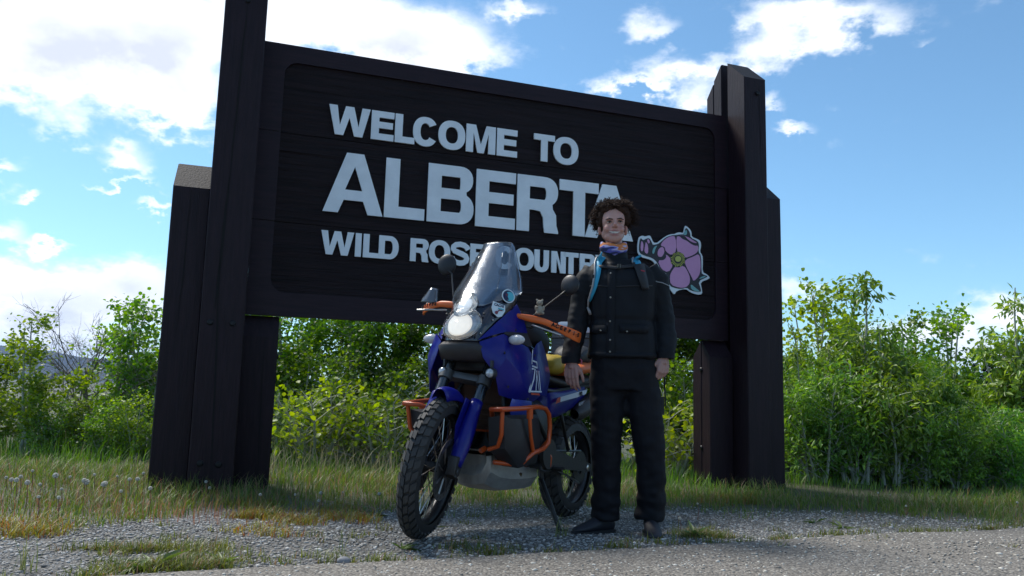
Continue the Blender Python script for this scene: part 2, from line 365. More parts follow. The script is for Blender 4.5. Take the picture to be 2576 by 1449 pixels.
m_iron = mat('black_iron', (.012, .012, .014), .45, .6, bump=(60, .3, (1, 1, 1), .001))
m_gap = mat('crack_dark', (.004, .003, .003), .9)
sign = empty('welcome_sign', SM); tag(sign, 'huge dark stained timber WELCOME TO ALBERTA sign with white letters, behind man and motorcycle', 'sign')
def post(u0, u1, z1, off0, off1, zc, slope='front', z0=-.35, cracks=()):
    """square timber; top is cut down towards front or back; local x=u, y=z, z=off"""
    w = u1-u0; g = .008; rings = []
    NZ = 14
    def ring(y, k=0):
        a = [(u0+g, off0), (u1-g, off0), (u1, off0+g), (u1, off1-g), (u1-g, off1), (u0+g, off1), (u0, off1-g), (u0, off0+g)]
        if slope == 'none': return [(x, y, z) for x, z in a]
        out = []
        for x, z in a:
            t = (z-off0)/(off1-off0)
            yy = y
            if k: yy = z1-(z1-zc)*(t if slope == 'front' else 1-t)
            out.append((x, yy, z))
        return out
    ys = np.linspace(z0, zc-.01, NZ)
    for i, y in enumerate(ys):
        r = ring(y); q = .0025
        r = [(x+q*noise.noise(Vector((x*9+u0, y*2, 1))), yy, z+q*noise.noise(Vector((x*9, y*2.3+u0, 7)))) for x, yy, z in r]
        rings.append(r)
    rings.append(ring(zc, 1))
    b = MB(); b.loft(rings, caps=False); top = len(b.v)-8; b.add([b.v[top+i] for i in range(8)], [tuple(range(8))], 1)
    for (uu, y0, uu2, y1, wd) in cracks:      # drying cracks: dark slits let into the face
        n = 9; pts = []
        L_ = []; R_ = []
        for i in range(n):
            t = i/(n-1); x = uu+(uu2-uu)*t+.006*noise.noise(Vector((t*6, uu, 0))); y = y0+(y1-y0)*t; h = wd*math.sin(math.pi*(t*.94+.03))**.6
            L_.append((x-h, y, off1+.004)); R_.append((x+h, y, off1+.004))
        b.add(L_+R_[::-1], [(i, i+1, 2*n-2-i, 2*n-1-i) for i in range(n-1)], 2)
    return b.build('post', [m_post, m_post if z1 < 2 else m_end, m_gap], sign)
# left cluster
post(-.315, -.001, 4.12, .02, .31, 3.87, cracks=[(-.15, 3.75, -.185, 2.2, .006), (-.185, 2.3, -.215, 1.3, .010), (-.21, 1.75, -.155, .1, .006)])
post(-.58, -.317, 2.47, -.08, .20, 2.225, cracks=[(-.45, 2.2, -.47, 1.1, .003)])
post(-.006, .262, 1.297, -.06, .0, 1.13, cracks=[(.155, 1.12, .175, 0, .004)])
post(-.006, .262, 1.297, -.215, -.066, 1.13, 'back')
post(-.315, -.001, 4.15, -.45, -.11, 3.9, 'back')
post(-.58, -.317, 2.47, -.40, -.11, 2.225, 'back')
# right cluster
post(4.452, 4.702, 4.12, .02, .305, 3.87, cracks=[(4.62, 3.8, 4.63, 3.1, .003)])
post(4.71, 4.938, 2.95, -.08, .20, 2.71)
post(4.19, 4.445, 1.297, -.06, .085, 1.125)
post(4.19, 4.445, 1.297, -.215, -.066, 1.125, 'back')
post(4.47, 4.72, 4.16, -.245, -.107, 4.02, 'back')
post(4.47, 4.72, 4.0, -.375, -.251, 3.87, 'back')
# boards: three wide planks, carved back inside a rounded border
seams = [1.3, 2.066, 2.812, 3.565]
for i in range(3):
    a, c = seams[i]+.003, seams[i+1]-.003
    b = MB(); nn = 60; top_ = []; 
    # slightly uneven sand-blasted face in horizontal ridges
    NY = 40; vs = []; fs = []
    for j in range(NY+1):
        y = a+(c-a)*j/NY
        for k in range(nn+1):
            x = .01+4.43*k/nn
            z = -.022+.006*noise.noise(Vector((x*.9, y*26, i*5)))+.004*noise.noise(Vector((x*2.5, y*60, i*5)))
            vs.append((x, y, z))
    fs = [(j*(nn+1)+k, j*(nn+1)+k+1, (j+1)*(nn+1)+k+1, (j+1)*(nn+1)+k) for j in range(NY) for k in range(nn)]
    b.add(vs, fs); b.box((2.225, (a+c)/2, -.07), (4.445, c-a, .07)); b.build('plank', m_rec, sign)
def rrect(x0, y0, x1, y1, r, n=8):
    p = []
    for cx, cy, a0 in ((x1-r, y1-r, 0), (x0+r, y1-r, 90), (x0+r, y0+r, 180), (x1-r, y0+r, 270)):
        for i in range(n+1): a = R(a0+90*i/n); p.append((cx+r*math.cos(a), cy+r*math.sin(a)))
    return p
for i in range(3):
    a, c = seams[i]+(.003 if i else 0), seams[i+1]-(.003 if i < 2 else 0)
    IN = dict(x0=.172, x1=4.315, y0=1.49, y1=3.417); r_ = .11; n = 8
    if i == 1:
        for q in ([(0, a), (IN['x0'], a), (IN['x0'], c), (0, c)], [(IN['x1'], a), (4.451, a), (4.451, c), (IN['x1'], c)]):
            curve_mesh('border', [q], .035, m_bord, sign, Matrix.Translation((0, 0, -.0175)))
    else:
        full = rrect(IN['x0'], IN['y0'], IN['x1'], IN['y1'], r_)
        if i == 2:
            arc = [p for p in full if p[1] > IN['y1']-r_-1e-6]       # right corner then left corner
            q = [(0, a), (0, c), (4.451, c), (4.451, a), (IN['x1'], a)]+arc+[(IN['x0'], a)]
        else:
            arc = [p for p in full if p[1] < IN['y0']+r_+1e-6]
            q = [(4.451, c), (4.451, a), (0, a), (0, c), (IN['x0'], c)]+arc+[(IN['x1'], c)]
        curve_mesh('border', [q], .035, m_bord, sign, Matrix.Translation((0, 0, -.0175)))
# ---- letters
def arc(cx, cy, rx, ry, a0, a1, n=14, e=2.25):
    out = []
    for i in range(n+1):
        a = R(a0+(a1-a0)*i/n); c, s = math.cos(a), math.sin(a)
        out.append((cx+rx*math.copysign(abs(c)**(2/e), c), cy+ry*math.copysign(abs(s)**(2/e), s)))
    return out
def stroke(pts, t):
    L_, R_ = [], []
    for i, p in enumerate(pts):
        a = pts[max(i-1, 0)]; b = pts[min(i+1, len(pts)-1)]; dx_, dy_ = b[0]-a[0], b[1]-a[1]; l = math.hypot(dx_, dy_) or 1
        nx_, ny_ = -dy_/l*t/2, dx_/l*t/2; L_.append((p[0]+nx_, p[1]+ny_)); R_.append((p[0]-nx_, p[1]-ny_))
    return L_+R_[::-1]
def glyph(ch, w, h, t, s):
    """w,h size; t stem width; s thickness of horizontals"""
    m = h/2
    if ch == 'I': return [[(0, 0), (w, 0), (w, h), (0, h)]]
    if ch == 'L': return [[(0, 0), (w, 0), (w, s), (t, s), (t, h), (0, h)]]
    if ch == 'E': q = m+.02*h; return [[(0, 0), (w, 0), (w, s), (t, s), (t, q-s/2), (w*.95, q-s/2), (w*.95, q+s/2), (t, q+s/2), (t, h-s), (w, h-s), (w, h), (0, h)]]
    if ch == 'T': return [[(w/2-t/2, 0), (w/2+t/2, 0), (w/2+t/2, h-s), (w, h-s), (w, h), (0, h), (0, h-s), (w/2-t/2, h-s)]]
    if ch == 'A':
        f = .252*w; a, b = .35*w, .64*w
        def inner(y): return f+(a-f*0+0-f)*0
        o_ = [(0, 0), (f, 0), (f+.215*h*(a-0)/h+.01*w, .215*h), (w-f-.215*h*(w-b)/h-.01*w, .215*h), (w-f, 0), (w, 0), (b, h), (a, h)]
        return [o_, [(.352*w, .385*h), (.64*w, .385*h), (.497*w, .775*h)]]
    if ch == 'M': d = .27*w; return [[(0, 0), (t, 0), (t, .72*h), (w/2-.11*w, 0), (w/2+.11*w, 0), (w-t, .72*h), (w-t, 0), (w, 0), (w, h), (w-1.32*t, h), (w/2, .30*h), (1.32*t, h), (0, h)]]
    if ch == 'N': return [[(0, 0), (t, 0), (t, .66*h), (w-1.08*t, 0), (w, 0), (w, h), (w-t, h), (w-t, .34*h), (1.08*t, h), (0, h)]]
    if ch == 'W': return [[(.17*w, 0), (.37*w, 0), (.5*w, .62*h), (.63*w, 0), (.83*w, 0), (w, h), (.80*w, h), (.725*w, .33*h), (.60*w, h), (.40*w, h), (.275*w, .33*h), (.20*w, h), (0, h)]]
    if ch == 'Y': return [[(w/2-t/2, 0), (w/2+t/2, 0), (w/2+t/2, .4*h), (w, h), (w-1.15*t, h), (w/2, .56*h), (1.15*t, h), (0, h), (w/2-t/2, .4*h)]]
    if ch == 'O': return [arc(w/2, m, w/2, m*1.04, 0, 360, 40), arc(w/2, m, w/2-t, m*1.04-s*1.02, 360, 0, 40)]
    if ch == 'C':
        q = arc(w/2, m, w/2, m*1.04, 32, 328, 34); k = arc(w/2, m, w/2-t, m*1.04-s, 324, 36, 34); return [q+k]
    if ch == 'D': r = .42*w; return [[(0, 0), (0, h)]+arc(w-r*1.1, m, r*1.1, m, 90, -90, 18, 2.15), [(t, s), (t, h-s)]+arc(w-r*1.1, m, r*1.1-t, m-s, 90, -90, 18, 2.15)]
    if ch == 'U': return [[(0, h), (0, .36*h)]+arc(w/2, .36*h, w/2, .38*h, 180, 360, 18)+[(w, .36*h), (w, h), (w-t, h), (w-t, .38*h)]+arc(w/2, .38*h, w/2-t, .38*h-s+.02*h, 360, 180, 18)+[(t, h)]]
    if ch == 'B':
        r1 = .23*h; r2 = .265*h
        o_ = [(0, 0), (0, h)]+arc(w*.97-r1, h-r1, r1, r1, 90, -62, 12)+arc(w-r2, r2, r2, r2, 62, -90, 12)
        return [o_, [(t, h-s), (t, m+s*.5)]+arc(w*.97-r1, (h-s+m+s*.5)/2, r1-t*.95, (h-s-m-s*.5)/2, -90, 90, 10), [(t, m-s*.45), (t, s)]+arc(w-r2, (m-s*.45+s)/2, r2-t*.95, (m-s*.45-s)/2, -90, 90, 10)]
    if ch == 'R':
        r1 = .265*h
        o_ = [(0, 0), (0, h)]+arc(w*.98-r1, h-r1, r1, r1, 90, -55, 14)+[(w*.86, .43*h), (w*.94, .33*h), (w*.955, .14*h), (w, .03*h), (w, 0), (w-1.12*t, 0), (w-1.2*t, .12*h), (w-1.25*t, .27*h), (w-1.5*t, .375*h), (w-2.0*t, .39*h), (t, .39*h), (t, 0)]
        return [o_, [(t, h-s), (t, .39*h+s)]+arc(w*.98-r1, (h-s+.39*h+s)/2, r1-t*.95, (h-s-.39*h-s)/2, -90, 90, 10)]
    if ch == 'S':
        c = [(.93*w, .70*h), (.86*w, .80*h), (.72*w, .885*h), (.5*w, .92*h), (.28*w, .885*h), (.16*w, .80*h), (.145*w, .70*h), (.22*w, .61*h), (.42*w, .545*h), (.62*w, .49*h), (.80*w, .415*h), (.87*w, .30*h), (.83*w, .19*h), (.70*w, .11*h), (.5*w, .08*h), (.28*w, .115*h), (.15*w, .20*h), (.08*w, .31*h)]
        return [stroke(c, s*1.12)]
def put(ch, u0, u1, z0, z1, t, s):
    cs = glyph(ch, u1-u0, z1-z0, t, s)
    return curve_mesh('letter', [[(x+u0, y+z0) for x, y in c] for c in cs], .016, m_white, sign, Matrix.Translation((0, 0, -.004)))
for ch, a, b in [('W', .546, .892), ('E', .904, 1.098), ('L', 1.108, 1.280), ('C', 1.265, 1.484), ('O', 1.491, 1.735), ('M', 1.744, 2.017), ('E', 2.031, 2.225), ('T', 2.386, 2.592), ('O', 2.580, 2.831)]: put(ch, a, b, 2.850, 3.104, .066, .056)
for ch, a, b in [('A', .541, 1.037), ('L', 1.048, 1.395), ('B', 1.417, 1.834), ('E', 1.852, 2.222), ('R', 2.238, 2.642), ('T', 2.649, 3.044), ('A', 2.908, 3.406)]: put(ch, a, b, 2.186, 2.703, .12, .1)
for ch, a, b in [('W', .543, .811), ('I', .824, .874), ('L', .890, 1.022), ('D', 1.020, 1.188), ('R', 1.287, 1.449), ('O', 1.450, 1.638), ('S', 1.640, 1.812), ('E', 1.818, 1.966), ('C', 2.052, 2.222), ('O', 2.225, 2.415), ('U', 2.418, 2.558), ('N', 2.582, 2.724), ('T', 2.702, 2.850), ('R', 2.862, 3.02), ('Y', 3.02, 3.18)]: put(ch, a, b, 1.828, 2.026, .05, .042)
# ---- wild rose emblem (measured on the board)
from_f = lambda x, y: (3.882+(x-980)*.000655, 2.055-(y-680)*.000585)
FT = np.array
def fl(x, y):
    # affine fitted to points read off the photograph
    u = 3.882+(x-980)*.000657; z = 2.055-(y-680)*.000585+(x-980)*.0000
    return (u, z)
def fq(pts): return [fl_map(*p) for p in pts]
def fl_map(x, y):
    px, py = (2400+x*.2278)/1.5404, (850+y*.2278)/1.5404
    d = cF+cR*((px-1288)/1957.13)-cU*((py-724.5)/1957.13); C0 = Vector((0, 0, CH)); t = ((SO-C0).dot(SN))/d.dot(SN); P = C0+d*t-SO
    return (P.dot(SD), P.z)
def smoothpoly(p, it=2):
    for _ in range(it):
        q = []
        for i in range(len(p)):
            a, b = p[i], p[(i+1) % len(p)]; q += [(a[0]*.75+b[0]*.25, a[1]*.75+b[1]*.25), (a[0]*.25+b[0]*.75, a[1]*.25+b[1]*.75)]
        p = q
    return p
m_ol = mat('emblem_black', (.012, .012, .02), .5); m_pink = mat('emblem_pink', (.60, .29, .50), .5, vary=(5, (.54, .25, .45), (1, 1, 1)))
m_teal = mat('emblem_teal', (.16, .38, .38), .5); m_yel = mat('emblem_yellow', (.48, .48, .10), .5); m_brd = mat('emblem_white', (.66, .72, .76), .5)
emb = curve_mesh('rose_emblem', [smoothpoly(fq([(300, 480), (318, 330), (345, 290), (395, 280), (430, 295), (500, 275), (530, 295), (570, 400), (640, 400), (690, 360), (780, 290), (860, 255), (945, 250), (970, 228), (1030, 222), (1085, 240), (1108, 112), (1135, 115), (1200, 175), (1222, 230), (1222, 300), (1330, 340), (1375, 375), (1385, 460), (1362, 555), (1405, 610), (1415, 700), (1405, 900), (1480, 935), (1530, 985), (1520, 1015), (1370, 1070), (1395, 1180), (1405, 1275), (1330, 1285), (1200, 1245), (1130, 1180), (970, 1215), (935, 1275), (915, 1270), (860, 1190), (815, 1140), (790, 1060), (780, 960), (690, 900), (620, 800), (570, 710), (470, 670), (380, 650), (310, 590)]), 1)], .012, m_brd, sign, Matrix.Translation((0, 0, .002)))
def epart(name, pts, m, z, sm_=2):
    p = fq(pts); p = smoothpoly(p, sm_) if sm_ else p
    o = curve_mesh(name, [p], .006, m, emb, None); o.location = (0, 0, z); return o
bk = [(320, 500), (345, 310), (395, 360), (430, 340), (500, 315), (545, 400), (560, 440), (640, 425), (680, 400), (780, 310), (870, 275), (955, 270), (1040, 258), (1090, 262), (1115, 150), (1150, 160), (1195, 235), (1200, 315), (1320, 370), (1345, 430), (1335, 560), (1380, 620), (1388, 900), (1400, 935), (1490, 965), (1480, 985), (1330, 1055), (1375, 1180), (1380, 1245), (1200, 1215), (1140, 1160), (1040, 1190), (900, 1160), (850, 1130), (830, 1040), (810, 940), (700, 860), (640, 740), (560, 660), (420, 620), (340, 580)]
epart('outline', bk, m_ol, .006, 1)
for nm, pts in [('petal', [(960, 540), (945, 300), (870, 285), (770, 335), (695, 420), (700, 460), (760, 470), (775, 550), (880, 620)]),
                ('petal', [(965, 540), (955, 300), (1010, 290), (1060, 340), (1130, 365), (1200, 420), (1270, 455), (1330, 450), (1325, 550), (1250, 610), (1100, 665), (1010, 600)]),
                ('petal', [(1110, 690), (1250, 635), (1335, 590), (1365, 680), (1370, 850), (1340, 970), (1250, 1060), (1225, 1000), (1100, 760)]),
                ('petal', [(940, 800), (1085, 790), (1150, 890), (1190, 1000), (1180, 1100), (1120, 1160), (1020, 1170), (860, 1120), (845, 980), (870, 900)]),
                ('petal', [(880, 690), (900, 790), (820, 910), (700, 850), (640, 700), (740, 700), (790, 650), (775, 590)]),
                ('petal', [(640, 630), (640, 540), (690, 475), (740, 480), (755, 560), (720, 630), (690, 645)]),
                ('bud', [(345, 520), (360, 370), (385, 390), (400, 440), (385, 560)]), ('bud', [(410, 560), (425, 450), (440, 380), (480, 460), (475, 600)]), ('bud', [(455, 350), (490, 340), (510, 400), (480, 420)])]:
    epart(nm, pts, m_pink, .010, 1)
for pts in ([(1065, 270), (1120, 175), (1140, 210), (1130, 275)], [(1195, 1130), (1215, 1110), (1270, 1160), (1370, 1235), (1290, 1230), (1220, 1200)], [(1330, 1020), (1400, 970), (1470, 962), (1420, 1000)], [(540, 570), (570, 480), (640, 440), (600, 500), (575, 600)], [(1000, 268), (1040, 275), (1110, 290), (1150, 345), (1240, 400), (1320, 410), (1240, 360), (1150, 300)]):
    epart('leaf' if pts[0][0] != 1000 else 'petal', pts, m_teal if pts[0][0] != 1000 else m_pink, .0105)
epart('centre', [(980+125*math.cos(R(a)), 690+132*math.sin(R(a))) for a in range(0, 360, 18)], m_ol, .012)
epart('centre', [(982+52*math.cos(R(a)), 678+50*math.sin(R(a))) for a in range(0, 360, 24)], m_yel, .016, 1)
b = MB()
for i in range(26):
    a = R(i*360/26); r0, r1 = 68, 108+10*(i % 3)
    p0 = fl_map(980+r0*math.cos(a), 685+r0*1.05*math.sin(a)); p1 = fl_map(980+r1*math.cos(a), 685+r1*1.05*math.sin(a)); b.tube([(p0[0], p0[1], .016), (p1[0], p1[1], .016)], [.0025, .0055], 5)
b.build('stamen', m_yel, emb)
# bolts: square-washer coach bolts seen on posts and side faces
def bolt(c, ax, r=.024):
    b = MB(); b.lathe(c, ax, [(0, .014), (r*.7, .013), (r, .006), (r, 0)], 10); b.build('bolt', m_iron, sign, auto=40)
for u, y in [(-.241, 1.2), (-.085, 1.2), (-.235, .18), (-.11, .17), (-.02-.13, 3.735), (4.60, 3.72)]: bolt((u, y, .31), (0, 0, 1))
for y in (1.03, .29): bolt((-.58, y, .0), (-1, 0, 0)); bolt((.262, y-.05, -.07), (1, 0, 0)); bolt((4.19, y-.02, -.066), (-1, 0, 0))
# ================================================================= MOTORCYCLE
by, bl, bp = R(-119.5), R(1), R(3.2)
A_ = Matrix(((math.cos(bp), 0, -math.sin(bp)), (0, 1, 0), (math.sin(bp), 0, math.cos(bp))))
B_ = Matrix(((1, 0, 0), (0, math.cos(bl), math.sin(bl)), (0, -math.sin(bl), math.cos(bl))))
C_ = Matrix(((math.cos(by), -math.sin(by), 0), (math.sin(by), math.cos(by), 0), (0, 0, 1)))
BM = Matrix.Translation((.382, 5.23, -.048)) @ (C_ @ B_ @ A_).to_4x4()
bike = empty('motorcycle', BM); tag(bike, 'dark blue touring motorcycle with orange crash bars and tall clear windscreen', 'motorcycle')
m_blue = mat('blue_plastic', (.004, .006, .15), .34, coat=.12, spec=.3, bump=(300, .05, (1, 1, 1), .001), vary=(4, (.005, .007, .19), (1, 1, 1)))
m_blue2 = mat('blue_plastic_light', (.03, .05, .33), .35, coat=.2)
m_blk = mat('black_plastic', (.012, .013, .016), .5, bump=(350, .3, (1, 1, 1), .0006), vary=(6, (.022, .022, .026), (1, 1, 1)))
m_blkg = mat('black_gloss', (.008, .010, .022), .16, coat=.5)
m_frm = mat('black_frame', (.015, .015, .016), .4, .3)
m_tyre = mat('tyre_rubber', (.022, .022, .024), .75, vary=(9, (.05, .048, .045), (1, 1, 1), .25), bump=(60, .3, (1, 1, 1), .002))
m_tsid = mat('tyre_side', (.014, .014, .015), .6, bump=(90, .2, (1, 1, 1), .001))
m_steel = mat('steel', (.5, .5, .5), .3, 1.0, vary=(20, (.35, .33, .3), (1, 1, 1)))
m_alu = mat('brushed_aluminium', (.46, .45, .43), .45, .5, vary=(7, (.24, .23, .22), (1, 3, 1), .25), bump=(40, .3, (1, 6, 1), .002))
m_dark = mat('engine_metal', (.05, .05, .052), .5, .6, bump=(40, .4, (1, 1, 1), .003))
m_org = mat('orange_paint', (.55, .085, .012), .32, coat=.2, vary=(8, (.42, .06, .01), (1, 1, 1)), bump=(60, .1, (1, 1, 1), .001))
m_orp = mat('orange_plastic', (.70, .13, .02), .4)
m_rad = mat('radiator_brown', (.07, .03, .015), .7, .2, bump=(150, .8, (1, 1, 8), .004))
m_seat = mat('seat_vinyl', (.012, .012, .014), .55, bump=(120, .3, (1, 1, 1), .001))
m_refl = mat('reflector_bowl', (.85, .85, .82), .35, .3)
m_led = mat('lens_white', (.82, .82, .80), .2, 0, coat=.6, trans=.15)
m_tit = mat('fork_tube', (.10, .105, .11), .22, .9)
m_prt = mat('decal_white', (.55, .60, .68), .5); m_prr = mat('decal_red', (.45, .06, .03), .5); m_nav = mat('decal_navy', (.01, .012, .06), .4)
def glass(name, tint, rough, a, dirt=0):
    m = bpy.data.materials.new(name); m.use_nodes = True; n = m.node_tree.nodes; l = m.node_tree.links; n.remove(n['Principled BSDF'])
    tr = n.new('ShaderNodeBsdfTransparent'); tr.inputs[0].default_value = (*tint, 1); gl = n.new('ShaderNodeBsdfGlossy'); gl.inputs['Roughness'].default_value = rough
    lw = n.new('ShaderNodeLayerWeight'); lw.inputs[0].default_value = .35; mp = n.new('ShaderNodeMapRange'); l.new(lw.outputs['Fresnel'], mp.inputs[0]); mp.inputs[3].default_value = a; mp.inputs[4].default_value = .8
    mx_ = n.new('ShaderNodeMixShader'); l.new(mp.outputs[0], mx_.inputs[0]); l.new(tr.outputs[0], mx_.inputs[1]); l.new(gl.outputs[0], mx_.inputs[2]); last = mx_.outputs[0]
    if dirt:
        c = n.new('ShaderNodeTexCoord'); no = n.new('ShaderNodeTexNoise'); no.inputs['Scale'].default_value = 90; no.inputs['Detail'].default_value = 3; l.new(c.outputs['Object'], no.inputs['Vector'])
        no2 = n.new('ShaderNodeTexNoise'); no2.inputs['Scale'].default_value = 9; l.new(c.outputs['Object'], no2.inputs['Vector'])
        mu = n.new('ShaderNodeMath'); mu.operation = 'MULTIPLY'; l.new(no.outputs[0], mu.inputs[0]); l.new(no2.outputs[0], mu.inputs[1])
        r_ = n.new('ShaderNodeMapRange'); l.new(mu.outputs[0], r_.inputs[0]); r_.inputs[1].default_value = .24; r_.inputs[2].default_value = .42; r_.inputs[3].default_value = dirt*.35; r_.inputs[4].default_value = dirt*2.4
        df = n.new('ShaderNodeBsdfDiffuse'); df.inputs[0].default_value = (.5, .52, .55, 1); tl = n.new('ShaderNodeBsdfTranslucent'); tl.inputs[0].default_value = (.5, .52, .55, 1); ad = n.new('ShaderNodeMixShader'); l.new(df.outputs[0], ad.inputs[1]); l.new(tl.outputs[0], ad.inputs[2])
        m3 = n.new('ShaderNodeMixShader'); l.new(r_.outputs[0], m3.inputs[0]); l.new(last, m3.inputs[1]); l.new(ad.outputs[0], m3.inputs[2]); last = m3.outputs[0]
    l.new(last, n['Material Output'].inputs[0]); return m
m_scr = glass('clear_screen', (.84, .87, .91), .14, .07, .045); m_cov = glass('lens_cover', (.93, .94, .95), .06, .08, 0)
# steering: everything turned to the left about the raked steering axis
s0_ = Vector((1.69, 0, 0)); su = Vector((-.448, 0, .894)).normalized(); SR = Matrix.Rotation(R(17), 3, su)
def ST(p): return s0_+SR @ (Vector(p)-s0_)
# ---- wheels
def wheel(name, c, rad, tw, rimr, steer, spokes, knob, label=None):
    root = empty(name, parent=bike); 
    if label: tag(root, label)
    T = (lambda p: ST(p)) if steer else (lambda p: p)
    c = Vector(c)
    def P(a, r, y): return c+Vector((math.cos(a)*r, y, math.sin(a)*r))
    N = 72; prof = []
    for i in range(13):
        g = math.pi*i/12; prof.append((-math.cos(g)*tw/2*(1.0 if 2 < i < 10 else .93), math.sin(g)**.8))
    rb = rimr; rings = []
    for k in range(N):
        a = 2*math.pi*k/N; rings.append([P(a, rb+(rad-.011-rb)*h_, y) for y, h_ in prof])
    b = MB(); b.loft(rings+[rings[0]], closed=False); b.xf(T); ty = b.build('tyre', m_tsid, root, smooth=True)
    b = MB(); rows = knob
    for k in range(rows):                       # tread: chevron blocks left and right plus shoulder blocks
        for sd_ in (-1, 1):
            a0 = 2*math.pi*(k+(.5 if sd_ > 0 else 0))/rows
            for (y0, y1, w_, sk) in ((.03, .21, .70, .20), (.24, .40, .66, .34)):
                v = []
                for rr in (0, 1):
                    for yy, da in ((y0, -w_/2), (y1, -w_/2+sk), (y1, w_/2+sk), (y0, w_/2)):
                        y = sd_*yy*tw*1.08; s_ = min(.999, abs(y)/(tw/2)); hgt = math.sin(math.acos(-s_))**.8
                        rloc = rb+(rad-.011-rb)*hgt; a = a0+da*2*math.pi/rows
                        v.append(P(a, rloc+(rr*.011 if yy < .3 or yy == y0 else rr*.008)-.002*(1-rr), y+(sd_*rr*.004 if yy > .3 else 0)))
                b.add(v, [(0, 1, 2, 3), (4, 7, 6, 5), (0, 4, 5, 1), (1, 5, 6, 2), (2, 6, 7, 3), (3, 7, 4, 0)])
    b.xf(T); b.build('tread', m_tyre, root)
    b = MB(); rp = [(-tw*.33, rb+.006), (-tw*.31, rb-.004), (-tw*.2, rb-.012), (-tw*.08, rb-.022), (tw*.08, rb-.022), (tw*.2, rb-.012), (tw*.31, rb-.004), (tw*.33, rb+.006)]
    rings = [[P(2*math.pi*k/48, r_, y) for y, r_ in rp] for k in range(48)]; b.loft(rings+[rings[0]], closed=False); b.xf(T); b.build('rim', mat('rim_black', (.02, .02, .022), .35, .4), root, smooth=True)
    hw = .05; b = MB(); b.lathe(c-Vector((0, hw, 0)), (0, 1, 0), [(.012, -.02), (.042, 0), (.045, .012), (.026, .02), (.026, hw*2-.02), (.045, hw*2-.012), (.042, hw*2), (.012, hw*2+.02)], 20); b.xf(T); b.build('hub', m_dark, root, smooth=True)
    for k in range(spokes):
        a = 2*math.pi*k/spokes; sd_ = 1 if k % 2 else -1; off = (.42 if (k//2) % 2 else -.42)
        b = MB(); b.tube([P(a+off*1.6, .042, sd_*hw*.8), P(a, rb-.02, sd_*.006)], .0024, 4); b.xf(T); b.build('spoke', m_steel, root)
    return root, P, T
fw, PF, _ = wheel('front_wheel', (1.57, 0, .345), .348, .098, .268, True, 36, 40)
rw, PR, _ = wheel('rear_wheel', (0, 0, .328), .328, .148, .232, False, 36, 30)
def disc(root, PP, y, r, T, holes=20):
    b = MB(); n = 48; o_ = [PP(2*math.pi*k/n, r, y) for k in range(n)]; i_ = [PP(2*math.pi*k/n, r-.032, y) for k in range(n)]; o2 = [PP(2*math.pi*k/n, r, y+.005) for k in range(n)]; i2 = [PP(2*math.pi*k/n, r-.032, y+.005) for k in range(n)]
    b.loft([o_, o2, i2, i_, o_]); 
    for k in range(8): a = 2*math.pi*k/8; b.tube([PP(a, .04, y+.002), PP(a+.25, r-.03, y+.002)], .006, 4)
    for k in range(holes): a = 2*math.pi*k/holes; b.add([PP(a+d_, r-.010-e_, y+s_*.0058) for s_ in (1,) for d_, e_ in ((-.02, 0), (.02, 0), (.02, .012), (-.02, .012))], [(0, 1, 2, 3)], 1)
    b.xf(T); b.build('brake_disc', [mat('disc_steel', (.20, .19, .19), .35, .9), m_gap], root)
disc(fw, PF, .062, .150, ST); disc(fw, PF, -.067, .150, ST); disc(rw, PR, -.085, .12, lambda p: p)
# ---- fork
fd = Vector((-.448, 0, .894)); fa = Vector((1.57, 0, .345))
for sd_ in (1, -1):
    root = empty('fork_leg', parent=bike)
    y = .106*sd_; o_ = Vector((0, y, 0))
    b = MB(); b.lathe(fa+o_+fd*.33, fd, [(.0, 0), (.031, .0), (.031, .02), (.028, .03), (.0285, .2), (.030, .36), (.030, .46), (0, .46)], 20); b.xf(ST); b.build('upper_tube', m_tit, root, smooth=True, auto=50)
    b = MB(); b.lathe(fa+o_-fd*.03, fd, [(.0, 0), (.028, 0), (.028, .08), (.022, .09), (.022, .40)], 16); b.xf(ST); b.build('lower_tube', m_dark, root, smooth=True, auto=50)
    # blue plastic guard in front and outside of the lower leg
    b = MB(); rings = []
    for i in range(12):
        t = i/11; cc_ = fa+o_+fd*(.02+.36*t); w_ = .030+.010*math.sin(math.pi*min(1, t*1.2))
        fwd = Vector((.894, 0, .448)); ring = []
        for j in range(9):
            g = R(-75+150*j/8+ (18*sd_)); ring.append(cc_+fwd*math.cos(g)*(w_+.012)+Vector((0, math.sin(g)*(w_+.002), 0))+fwd*.004)
        rings.append(ring)
    b.loft(rings, closed=False); b.xf(ST); g_ = b.build('fork_guard', m_blue, root, smooth=True); bake(g_, [('SOLIDIFY', dict(thickness=.004, offset=0))])
    b = MB(); cc_ = fa+o_; b.lathe(cc_-Vector((0, .03, 0)), (0, 1, 0), [(0, 0), (.026, 0), (.028, .01), (.028, .05), (.02, .06), (0, .062)], 14); b.box(tuple(cc_+Vector((.01, 0, .03))), (.07, .05, .09), ch=.008); b.xf(ST); b.build('axle_clamp', m_dark, root, smooth=True, auto=40)
    if 1:
        cc_ = fa+Vector((-.105, .062*sd_, .055)); b = MB(); b.box(tuple(cc_), (.055, .062, .12), Matrix.Rotation(R(-20), 3, 'Y'), ch=.01)
        b.tube([cc_+Vector((0, .034*sd_, .03)), cc_+Vector((0, .04*sd_, .03))], .018, 12); b.tube([cc_+Vector((0, .034*sd_, -.03)), cc_+Vector((0, .04*sd_, -.03))], .018, 12); b.xf(ST); b.build('brake_caliper', m_dark, root, smooth=True, auto=40)
        b = MB(); b.tube([cc_+Vector((0, .02*sd_, .07)), cc_+Vector((-.08, .03*sd_, .2)), fa+o_+fd*.4+Vector((-.04, .01*sd_, 0)), fa+o_+fd*.72+Vector((-.03, 0, 0))], .005, 6); b.xf(ST); b.build('brake_hose', m_frm, root, smooth=True)
